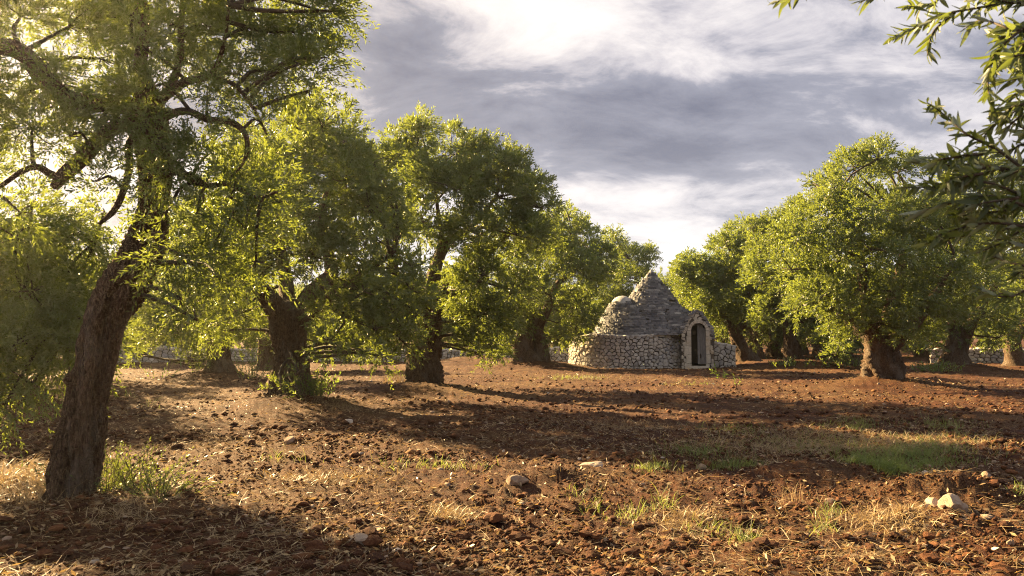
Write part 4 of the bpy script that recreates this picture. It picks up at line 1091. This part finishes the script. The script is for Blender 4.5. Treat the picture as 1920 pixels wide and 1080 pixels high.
def strands(name, pts, ln, wd, up, material, label, cat, tint, bend=.5, lift=0.0, obj=None, parent=None, ground=True, hdir=None, tsd=.2):
    """thin blades with a bend: two quads and a tip each"""
    n = len(pts)
    a = sr_.uniform(0, 6.28, n) if hdir is None else hdir
    h = np.column_stack((np.cos(a), np.sin(a), np.zeros(n))); U = np.array((0, 0, 1.0))
    e = up[:, None]
    d0 = norm(h * np.cos(e) + U * np.sin(e)); d1 = norm(d0 + h * bend * .6 - U * bend * .5 * np.sin(e)); d2 = norm(d1 + h * bend * .6 - U * bend * np.sin(e) + sr_.normal(scale=.15, size=(n, 3)))
    s = norm(np.cross(d0, np.where(np.abs(d0[:, 2:3]) > .9, np.array((1.0, 0, 0)), U) + sr_.normal(scale=.4, size=(n, 3))))
    z = (ground_h(pts[:, 0], pts[:, 1]) if ground else np.zeros(n)) + lift + sr_.uniform(0, .012, n)
    o = np.column_stack((pts[:, :2], z + (pts[:, 2] if pts.shape[1] > 2 else 0)))
    q1 = o + d0 * (ln * .4)[:, None]; q2 = q1 + d1 * (ln * .35)[:, None]; q3 = q2 + d2 * (ln * .25)[:, None]
    w = (wd / 2)[:, None] * s
    V = np.stack((o - w, o + w, q1 + w * .9, q1 - w * .9, q2 + w * .6, q2 - w * .6, q3), 1)
    k = (np.arange(n) * 7)[:, None]
    b = Buf(); t = np.repeat(np.clip(tint + sr_.normal(scale=tsd, size=n), 0, 1), 7)
    b.add(V.reshape(-1, 3), [np.concatenate((k + np.array([[0, 1, 2, 3]]), k + np.array([[3, 2, 4, 5]]))), k + np.array([[5, 4, 6]])], t)
    o_ = b.build(name, M[material], parent)
    return tag(o_, label, cat, kind='stuff')

# straw and withered stalks
p = np.concatenate((fan(13000, 3.6, 9, .9), by_noise(fan(26000, 3.6, 13, .85), .7, .49, 61)))
n = len(p)
strands('straw_litter', p, sr_.uniform(.04, .20, n), sr_.uniform(.0016, .0042, n), np.abs(sr_.normal(.12, .22, n)), 'straw', 'dry straw and withered stalks littering the near field', 'straw', .5, .4)
p = by_noise(fan(34000, 9, 40, .8), .35, .46, 62); n = len(p)
strands('straw_litter', p, sr_.uniform(.05, .20, n) * (.7 + p[:, 1] * .02), sr_.uniform(.00022, .00050, n) * p[:, 1], np.abs(sr_.normal(.15, .22, n)), 'straw', 'matted dry straw over the farther field', 'straw', .58, .4)
# fallen olive leaves
def litter(name, pts, size, label):
    n = len(pts); z = ground_h(pts[:, 0], pts[:, 1]) + .008
    a = sr_.uniform(0, 6.28, n); d = np.column_stack((np.cos(a), np.sin(a), sr_.normal(scale=.35, size=n))); d = norm(d)
    w = norm(np.cross(d, np.array((0, 0, 1.0)) + sr_.normal(scale=.5, size=(n, 3))))
    o = np.column_stack((pts, z)); l = (size * sr_.uniform(.7, 1.3, n))[:, None]
    V = np.stack((o, o + d * l * .5 + w * l * .15, o + d * l, o + d * l * .5 - w * l * .15), 1); k = (np.arange(n) * 4)[:, None]
    b = Buf(); b.add(V.reshape(-1, 3), np.concatenate((k + np.array([[0, 1, 2]]), k + np.array([[0, 2, 3]]))), np.repeat(np.clip(sr_.normal(.35, .25, n), 0, 1), 4))
    tag(b.build(name, M['straw']), label, 'fallen leaves', kind='stuff')
litter('leaf_litter', np.concatenate((fan(9000, 3.6, 12, .9), fan(7000, 10, 36, .8))), .06, 'fallen dry olive leaves lying between the clods')

# green grass in patches: (px, py, radius px across, radius px deep, blades, tint)
GP = [(1700, 866, 120, 24, 3400, .5), (1600, 872, 60, 16, 900, .45), (1675, 912, 50, 9, 1200, .5), (1610, 905, 30, 8, 250, .4), (1600, 806, 60, 11, 800, .9), (1760, 806, 75, 13, 800, .85), (1700, 835, 130, 18, 700, .5), (1300, 858, 70, 15, 800, .4), (1380, 885, 65, 8, 500, .4), (1225, 886, 40, 8, 220, .45), (1380, 812, 80, 15, 450, .65), (1500, 840, 160, 22, 700, .4),
      (760, 885, 60, 7, 180, .9), (850, 882, 70, 7, 160, .9), (545, 868, 50, 8, 130, .85), (1080, 942, 34, 12, 130, .45), (1110, 965, 26, 12, 90, .45), (1190, 975, 45, 12, 120, .8), (1240, 955, 45, 14, 120, .85), (1330, 1005, 65, 16, 170, .9), (1395, 1030, 40, 12, 110, .9), (1545, 1005, 35, 16, 90, .8), (1905, 952, 16, 9, 60, .7), (1560, 975, 30, 12, 60, .7), (1080, 713, 75, 3, 600, .85), (1290, 722, 50, 2, 200, .6), (940, 690, 60, 3, 300, .7), (280, 760, 18, 8, 40, .8), (240, 745, 15, 6, 30, .8)]
pts = []; tn = []; sz = []
for px, py, rx, ry, cnt, t in GP:
    u = sr_.normal(size=(cnt, 2)) * .5
    for a_, b_ in u:
        g = ground_at(px + a_ * rx, py + b_ * ry); pts.append(g[:2]); tn.append(t); sz.append(1.0 if g[1] < 14 else 1.6)
pts = np.array(pts); tn = np.array(tn); sz = np.array(sz)
kp = fbm(pts[:, 0] * 4.5, pts[:, 1] * 4.5, seed=90, oct=2) + sr_.normal(scale=.07, size=len(pts)) > .46
pts, tn, sz = pts[kp], tn[kp] + .35 * (fbm(pts[kp][:, 0] * 2, pts[kp][:, 1] * 2, seed=91) - .4), sz[kp]; n = len(pts)
strands('grass', pts, sr_.uniform(.05, .13, n) * (1 + .8 * (sr_.random(n) > .85)) * (.7 + .3 * sz), sr_.uniform(.003, .0055, n) * sz, np.clip(sr_.normal(1.15, .25, n), .5, 1.5), 'grass', 'patches of short green grass growing in the red soil', 'grass', tn, .35, 0.0, tsd=.12)
# withered grass mixed into the grassy rise
pts = []
for px, py, rx, ry, cnt in [(1500, 840, 260, 30, 4200), (1750, 835, 160, 28, 2600), (840, 970, 45, 16, 500), (1150, 800, 150, 14, 900), (1290, 985, 60, 16, 500), (1650, 990, 110, 25, 900), (620, 905, 120, 14, 700), (1100, 712, 140, 4, 700), (640, 770, 60, 8, 400)]:
    for a_, b_ in sr_.normal(size=(cnt, 2)) * .5: pts.append(ground_at(px + a_ * rx, py + b_ * ry)[:2])
pts = np.array(pts); n = len(pts)
strands('dry_grass', pts, sr_.uniform(.05, .16, n), sr_.uniform(.003, .006, n), np.clip(sr_.normal(.55, .35, n), .05, 1.4), 'straw', 'withered grass stubble among the green patches', 'dry grass', .35, .5)

# tufts and weeds that stand out as things of their own
def tuft(name, px, py, cnt, r, h, material, label, cat, group=None, tint=.6, wd=.0045, bend=.8, upm=1.0):
    g = ground_at(px, py); z = gbz(g[0], g[1])
    root = thing(name, (g[0], g[1], z), label, cat, group)
    q = sr_.normal(size=(cnt, 2)) * r
    P3 = np.column_stack((q, ground_h(q[:, 0] + g[0], q[:, 1] + g[1]) - z))
    strands('blades', P3, h * sr_.uniform(.5, 1.15, cnt), wd * sr_.uniform(.7, 1.3, cnt), np.clip(sr_.normal(upm, .3, cnt), .1, 1.5), material, None, None, tint, bend, 0, parent=root, ground=False)
    return root
tuft('dry_grass_tuft', 105, 940, 420, .20, .38, 'straw', 'golden dry grass tuft at the foot of the leaning trunk', 'dry grass', tint=.75)
tuft('dry_grass_tuft', 30, 905, 420, .30, .34, 'straw', 'wide golden dry grass clump left of the leaning trunk', 'dry grass', tint=.7)
tuft('dry_grass_tuft', 215, 985, 160, .16, .22, 'straw', 'flattened dry grass tuft in front of the suckers of the leaning tree', 'dry grass', tint=.55, upm=.5)
tuft('dry_grass_tuft', 835, 970, 200, .14, .17, 'straw', 'grey withered grass tuft in the shaded middle of the field', 'dry grass', tint=.4, upm=.7)
tuft('dry_grass_tuft', 1705, 1000, 170, .12, .14, 'straw', 'golden straw tuft in front of the pale split rock', 'dry grass', tint=.8, upm=.7)
tuft('dry_grass_tuft', 1480, 948, 50, .06, .2, 'straw', 'sparse upright straw stalks on the bare orange soil', 'dry grass', tint=.8, upm=1.2, wd=.003, bend=.3)
tuft('dry_grass_tuft', 745, 725, 120, .22, .55, 'straw', 'tall straw stalks beside the blackish upright trunk', 'dry grass', tint=.7, upm=1.2, wd=.01, bend=.4)
def weed(px, py, h, cnt, label, spread=.1, material='weed', leaf=(.05, .018), L=12, shape_up=.9, group=None, name='weed', open_=.28, tint=.55):
    g = ground_at(px, py); g[2] = gz(g[0], g[1]); root = thing(name, g, label, 'plant', group)
    lf = Buf(); st = Buf()
    q = sr_.normal(size=(cnt, 2)) * spread
    D = norm(np.column_stack((q / (spread + 1e-6) * open_, np.full(cnt, shape_up))) + sr_.normal(scale=.12, size=(cnt, 3)))
    O = np.column_stack((q * .6, np.full(cnt, -.03))); ln = h * sr_.uniform(.55, 1.1, cnt)
    sprigs(lf, O, D, ln, sr_, leaf, L, .12, np.full(cnt, tint), .8)
    for o, d, l in zip(O, D, ln):
        V, Fc = tube([o, o + d * l * .5, o + d * l - np.array((0, 0, .12 * l))], [.004, .003, .0015], 4, 5, cap=False); st.add(V, Fc)
    tag(st.build('stems', M['twig'], root), kind='stuff'); tag(lf.build('leaves', M[material], root), kind='stuff')
    return root
weed(200, 930, .60, 80, 'tangled green sucker bush against the foot of the leaning trunk', .17, 'leaf', (.04, .013), 20, name='shrub', open_=.55, tint=.15)
weed(262, 925, .56, 60, 'twiggy grey-green bush beside the leaning trunk, sparse on top', .17, 'leaf', (.034, .010), 16, name='shrub', open_=.5, tint=.2)
weed(300, 945, .34, 44, 'low dark bush at the right edge of the suckers of the leaning tree', .12, 'leaf', (.036, .011), 14, name='shrub', open_=.6, tint=.1)
weed(560, 757, .6, 46, 'leafy sucker bush wrapped round the hollowed pale trunk', .34, 'leaf', (.07, .022), 16, name='shrub')
weed(600, 757, .62, 30, 'bright green bushy plant right of the hollowed trunk', .18, 'weed', (.08, .022), 16, name='shrub')
weed(470, 715, 1.1, 24, 'tall leafy shrub between the two left trunks', .30, 'leaf', (.09, .03), 16, name='shrub')
weed(1355, 712, .5, 4, 'bright single green sprout in front of the hut', .06, 'weed', (.14, .045), 9)
weed(1383, 727, .38, 3, 'thin bent sprout in the furrow before the hut', .08, 'weed', (.10, .02), 6)
weed(295, 712, .7, 7, 'slender pale sprouts on the ground right of the leaning trunk', .25, 'weed', (.08, .03), 9)
weed(70, 790, .5, 10, 'thin leafy stems below the drooping crown', .30, 'weed', (.05, .02), 10)
weed(1760, 700, .5, 40, 'dark weeds round the foot of the shaded trunk by the field wall', .5, 'leaf', (.12, .04), 10, name='shrub')
weed(1480, 695, .45, 30, 'dark low bush round the straight leaning trunk', .6, 'leaf', (.12, .04), 10, name='shrub')
weed(1590, 697, .5, 26, 'dark scrub at the foot of the broken low trunk', .6, 'leaf', (.12, .04), 10, name='shrub')

# field stones that can be picked out one by one: px, py, width px, depth squash, height ratio, tint
FS = [(1790, 968, 74, .5, .55, .62, 'split pale grey rock slab tilted out of the soil', .12), (1752, 962, 38, .7, .75, .9, 'rounded whitish rock beside the tilted split slab', 0), (1735, 966, 22, .8, .9, .75, 'small tan rock at the end of the row of pale rocks', 0),
      (1745, 916, 32, .7, .5, .95, 'white stone set in the low earth bank', 0), (1768, 908, 30, .6, .45, .85, 'pale stone on top of the low earth bank', 0), (1738, 928, 22, .7, .6, .9, 'small whitish lump under the earth bank', 0),
      (1573, 875, 34, .6, .5, .85, 'pale pinkish stone on the crest of the dark mound beside the grass', 0), (1316, 884, 20, .8, .9, .35, 'dark squarish stone at the edge of the small grass patch', 0), (1557, 957, 22, .8, .8, .8, 'tan pointed stone on the bare orange soil', 0), (1850, 930, 30, .7, .7, .3, 'brown stone in the shade at the right edge of the field', 0),
      (966, 911, 44, .5, .5, .42, 'flat reddish-brown stone in the sunlit strip', 0), (542, 832, 22, .8, .85, .7, 'rounded tan stone standing alone on the field', 0), (676, 1028, 46, .6, .4, .6, 'flat tan stone half buried in the near soil', 0), (1112, 878, 48, .5, .4, .8, 'pale flat stone on the crest of the red bank', 0), (1000, 880, 30, .5, .4, .75, 'small pale stone on the sunlit red bank', 0),
      (655, 790, 20, .5, .5, .95, 'white chip of stone beyond the shaded strip', 0), (1895, 1048, 14, .8, .9, .5, 'small bluish-grey stone at the right edge', 0)]
def field_stone(px, py, w, sq, hr_, t, label, group=None, tilt=0.0, sub=2):
    g = ground_at(px, py + w * .12); r = w * math.hypot(g[1], CH) / F / 2
    V, Fc = lump(r, sr_, (1.05, max(sq, .55), hr_), sub, .26)
    # flatten some faces so that it reads as broken limestone
    for _ in range(5):
        d = rand_dirs(1, sr_)[0]; h = sr_.uniform(.55, .8) * r * .9; over = np.maximum(V @ d - h, 0); V = V - over[:, None] * d * .9
    if tilt: V = V @ np.array(Matrix.Rotation(tilt * 2, 3, 'Y')).T
    b = Buf(); b.add(V, Fc, np.clip(t + sr_.normal(scale=.05, size=len(V)), 0, 1))
    o = b.build('field_stone', M['field_stone'], None, False)
    o.location = (g[0], g[1], gz(g[0], g[1]) + r * hr_ * .35)
    tag(o, label, 'stone', group)
for px, py, w, sq, h_, t, lab, ti in FS: field_stone(px, py, w, sq, h_, t, lab, None, ti, 3 if w > 40 else 2)
SMALL = 'small pale limestone piece lying loose on the ploughed soil'
for k in range(110):
    py = 715 + 350 * sr_.uniform(0, 1) ** 1.3; px = sr_.uniform(10, 1910)
    if px < 330 and 780 < py: continue
    field_stone(px, py, sr_.uniform(6, 12) * (.7 + .5 * (py - 700) / 380), sr_.uniform(.6, .9), sr_.uniform(.4, .75), float(np.clip(sr_.normal(.42, .22), .05, 1)), SMALL, 'loose limestone pieces on the field', 0, 1)

# ------------------------------------------------------------------ the branch hanging in from an olive just right of the camera
def near_tree():
    rg = np.random.default_rng(909)
    b = np.array((3.5, 2.9, gbz(3.5, 2.9)))
    root = thing('olive_tree', b, 'long-leaved olive branches hanging in from a tree at the right edge', 'tree', 'olive trees of the grove')
    bf = Buf(); V, Fc = tube([q for q in ((0, 0, -.1), (-.05, 0, .6), (-.2, .05, 1.2), (-.35, 0, 1.8), (-.4, -.1, 2.3))], [.34, .27, .24, .2, .15], 32, 50, trunk_disp(909)); bf.add(V, Fc); bf.build('trunk', M['bark'], root, True)
    for pts_, rr in ((((-.38, 0, 1.9), (-.9, -.2, 2.3), (-1.5, -.45, 2.35), (-2.0, -.7, 2.2)), (.10, .06, .035, .012)), (((-.35, 0, 1.6), (-.9, -.3, 1.9), (-1.5, -.6, 1.85), (-1.95, -.8, 1.75)), (.08, .05, .03, .010)), (((-.4, -.1, 2.2), (-.2, .2, 3.0), (.3, .3, 3.8)), (.12, .08, .04)), (((-.3, 0, 1.7), (.4, -.3, 2.4), (1.0, -.5, 3.0)), (.12, .08, .04)), (((-.38, -.1, 2.3), (-1.0, -.5, 3.0), (-1.6, -1.1, 3.3)), (.10, .06, .02))):
        bf = Buf(); V, Fc = tube(pts_, rr, 12, 30, limb_disp(5)); bf.add(V, Fc); bf.build('limb', M['bark'], root, True)
    bl = [((.2, .3, 3.6), .9), ((1.0, -.3, 3.2), .9), ((.9, .6, 3.0), .8), ((-.1, -.4, 4.2), .8), ((1.3, .2, 2.3), .7), ((.5, -.9, 3.4), .8), ((.9, -.8, 2.2), .6), ((-.6, -1.4, 4.0), .7)]
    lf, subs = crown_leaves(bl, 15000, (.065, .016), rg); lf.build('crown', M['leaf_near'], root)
    # twigs in view: photo polylines at their distance
    T = [[(1960, -10), (1850, 12), (1780, 25), (1720, 50), (1668, 72)], [(1790, 24), (1750, 60), (1738, 105)], [(1960, 70), (1890, 52), (1840, 38), (1806, 55)], [(1950, 30), (1885, 80), (1862, 112), (1852, 150), (1858, 195), (1875, 225)], [(1960, 140), (1895, 150), (1850, 160)],
         [(1960, 350), (1875, 285), (1810, 250), (1770, 215), (1738, 192)], [(1960, 260), (1895, 230), (1862, 235), (1842, 262)], [(1960, 345), (1850, 312), (1770, 308), (1705, 300)], [(1960, 385), (1850, 342), (1770, 350), (1690, 352)], [(1960, 400), (1860, 368), (1790, 380), (1705, 402)],
         [(1960, 430), (1865, 418), (1800, 428), (1752, 445)], [(1960, 470), (1890, 455), (1830, 475)], [(1970, 510), (1915, 548), (1880, 556), (1835, 542)], [(1700, -60), (1650, -15), (1610, 6)], [(1560, -70), (1500, -20), (1452, 6)], [(1950, 190), (1900, 200), (1872, 222)],
         [(1960, 300), (1910, 320), (1860, 345)], [(1950, 420), (1900, 440), (1866, 475)], [(1960, 40), (1915, 50), (1880, 70), (1860, 60)], [(1960, 110), (1920, 100), (1890, 120)], [(1960, 280), (1920, 270), (1890, 285)], [(1960, 480), (1925, 500), (1900, 520)], [(1960, 0), (1900, 5), (1850, -5), (1800, -2)],
         [(1880, 282), (1835, 290), (1790, 300), (1750, 322)], [(1860, 342), (1820, 372), (1780, 405)], [(1960, 360), (1900, 390), (1850, 400), (1815, 412)], [(1960, 210), (1925, 170), (1890, 185)], [(1700, -30), (1760, -5), (1730, 12), (1705, 12)]]
    for _ in range(16):
        x0, y0 = rg.uniform(1890, 1960), rg.uniform(-10, 520); dx, dy = rg.uniform(-70, -25), rg.uniform(-25, 45)
        T.append([(x0 + 30, y0 - dy * .4), (x0, y0), (x0 + dx * .6, y0 + dy * .5), (x0 + dx, y0 + dy)])
    for _ in range(12):
        x0, y0 = rg.uniform(1770, 1900), rg.uniform(290, 450); dx, dy = rg.uniform(-75, -30), rg.uniform(-12, 30)
        T.append([(x0 + 30, y0 - dy * .4), (x0, y0), (x0 + dx * .6, y0 + dy * .5), (x0 + dx, y0 + dy)])
    leaves = []
    def leaf_mesh(ln, wd, curl, fold):
        # pointed blade with a folded midrib, five stations
        u = np.array((0, .18, .42, .68, .88, 1.0)); w = np.array((.10, .72, 1.0, .80, .40, .0)) * wd / 2
        mid = np.column_stack((u * ln, 0 * u, -curl * ln * u ** 2)); Vv = [mid]
        for s in (1, -1): Vv.append(mid + np.column_stack((0 * u, s * w, fold * w)))
        Vv = np.vstack(Vv); k = np.arange(5)
        Fq = np.concatenate((np.stack((k, k + 1, 6 + k + 1, 6 + k), -1), np.stack((12 + k, 12 + k + 1, k + 1, k), -1)))
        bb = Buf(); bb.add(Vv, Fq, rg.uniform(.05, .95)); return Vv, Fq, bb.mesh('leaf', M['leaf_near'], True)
    protos = [leaf_mesh(.052 * rg.uniform(.7, 1.2), .0115 * rg.uniform(.8, 1.2), rg.uniform(-.15, .4), rg.uniform(.1, .6)) for _ in range(16)]
    rest = Buf()
    for ti, tw in enumerate(T):
        Yd = 2.05 + rg.uniform(-.22, .25)
        P3 = [at(px, py, Yd + .04 * i * rg.uniform(-1, 1)) - b for i, (px, py) in enumerate(tw)]
        n_ = 24; C = catmull(P3, n_); Ln = np.linalg.norm(np.diff(C, axis=0), axis=1).sum()
        bf = Buf(); V, Fc = tube(P3, np.linspace(.0045, .0012, len(P3)), 6, n_); bf.add(V, Fc); tg = bf.build('branch', M['twig'], root, True)
        cnt = int(Ln / .0070) ; ph = rg.uniform(0, 6.28)
        for i in range(cnt):
            f = (i // 2 * 2 + .5) / cnt; f = min(f + rg.uniform(-.01, .01), 1); x = f * (n_ - 1); k = min(int(x), n_ - 2)
            o = C[k] + (C[k + 1] - C[k]) * (x - k); d = norm(C[k + 1] - C[k])
            if rg.random() < .1: continue
            a = ph + (i // 2) * 1.57 + (i % 2) * math.pi + rg.normal(scale=.3)
            s1 = norm(np.cross(d, np.array((0, 0, 1.0)) + .01)); s2 = np.cross(d, s1); sd = math.cos(a) * s1 + math.sin(a) * s2
            an = rg.uniform(.45, .95) * (1 - .35 * f)
            ld = norm(d * math.cos(an) + sd * math.sin(an) + np.array((0, 0, -.12)) + rg.normal(scale=.1, size=3))
            wv = norm(np.cross(np.cross(sd, ld) + rg.normal(scale=.25, size=3) + 1e-6, ld) * 0 + np.cross(ld, sd + rg.normal(scale=.4, size=3))); nn = np.cross(ld, wv)
            if nn[2] < 0 and rg.random() < .6: wv, nn = -wv, -nn
            Mx = Matrix(((ld[0], wv[0], nn[0], o[0]), (ld[1], wv[1], nn[1], o[1]), (ld[2], wv[2], nn[2], o[2]), (0, 0, 0, 1)))
            s_ = rg.uniform(.7, 1.15) * (1 - .25 * (f > .9)); leaves.append((tg, Mx @ Matrix.Scale(s_, 4), int(rg.integers(0, 16)), s_))
    order = sorted(range(len(leaves)), key=lambda i: -leaves[i][3]); keep = set(order[:300])
    for i, (tg, Mx, k, s_) in enumerate(leaves):
        if i in keep:
            o = link('leaf', protos[k][2], tg); o.matrix_local = Mx
        else:
            Vh = np.column_stack((protos[k][0], np.ones(len(protos[k][0])))) @ np.array(Mx).T; rest.add(Vh[:, :3], protos[k][1], rg.uniform(.05, .95))
    if rest.n: tag(rest.build('leaves', M['leaf_near'], root, True), kind='stuff')
near_tree()

# ------------------------------------------------------------------ warm evening haze
def build_haze():
    m = bpy.data.materials.new('evening_haze'); m.use_nodes = True; nt = m.node_tree; nt.nodes.clear()
    o = nt.nodes.new('ShaderNodeOutputMaterial'); v = nt.nodes.new('ShaderNodeVolumePrincipled')
    v.inputs['Color'].default_value = (0.95, 0.93, 0.88, 1); v.inputs['Density'].default_value = 0.0007; v.inputs['Anisotropy'].default_value = 0.88
    nt.links.new(v.outputs[0], o.inputs['Volume'])
    b = Buf(); E = 2700.0
    V = np.array([(x, y, z) for z in (-1.6, 9.5) for y in (-E, E) for x in (-E, E)])
    b.add(V, np.array([(0, 2, 3, 1), (4, 5, 7, 6), (0, 1, 5, 4), (1, 3, 7, 5), (3, 2, 6, 7), (2, 0, 4, 6)]))
    tag(b.build('haze', m), 'thin warm evening haze lying over the whole grove', 'haze', kind='stuff')
build_haze()
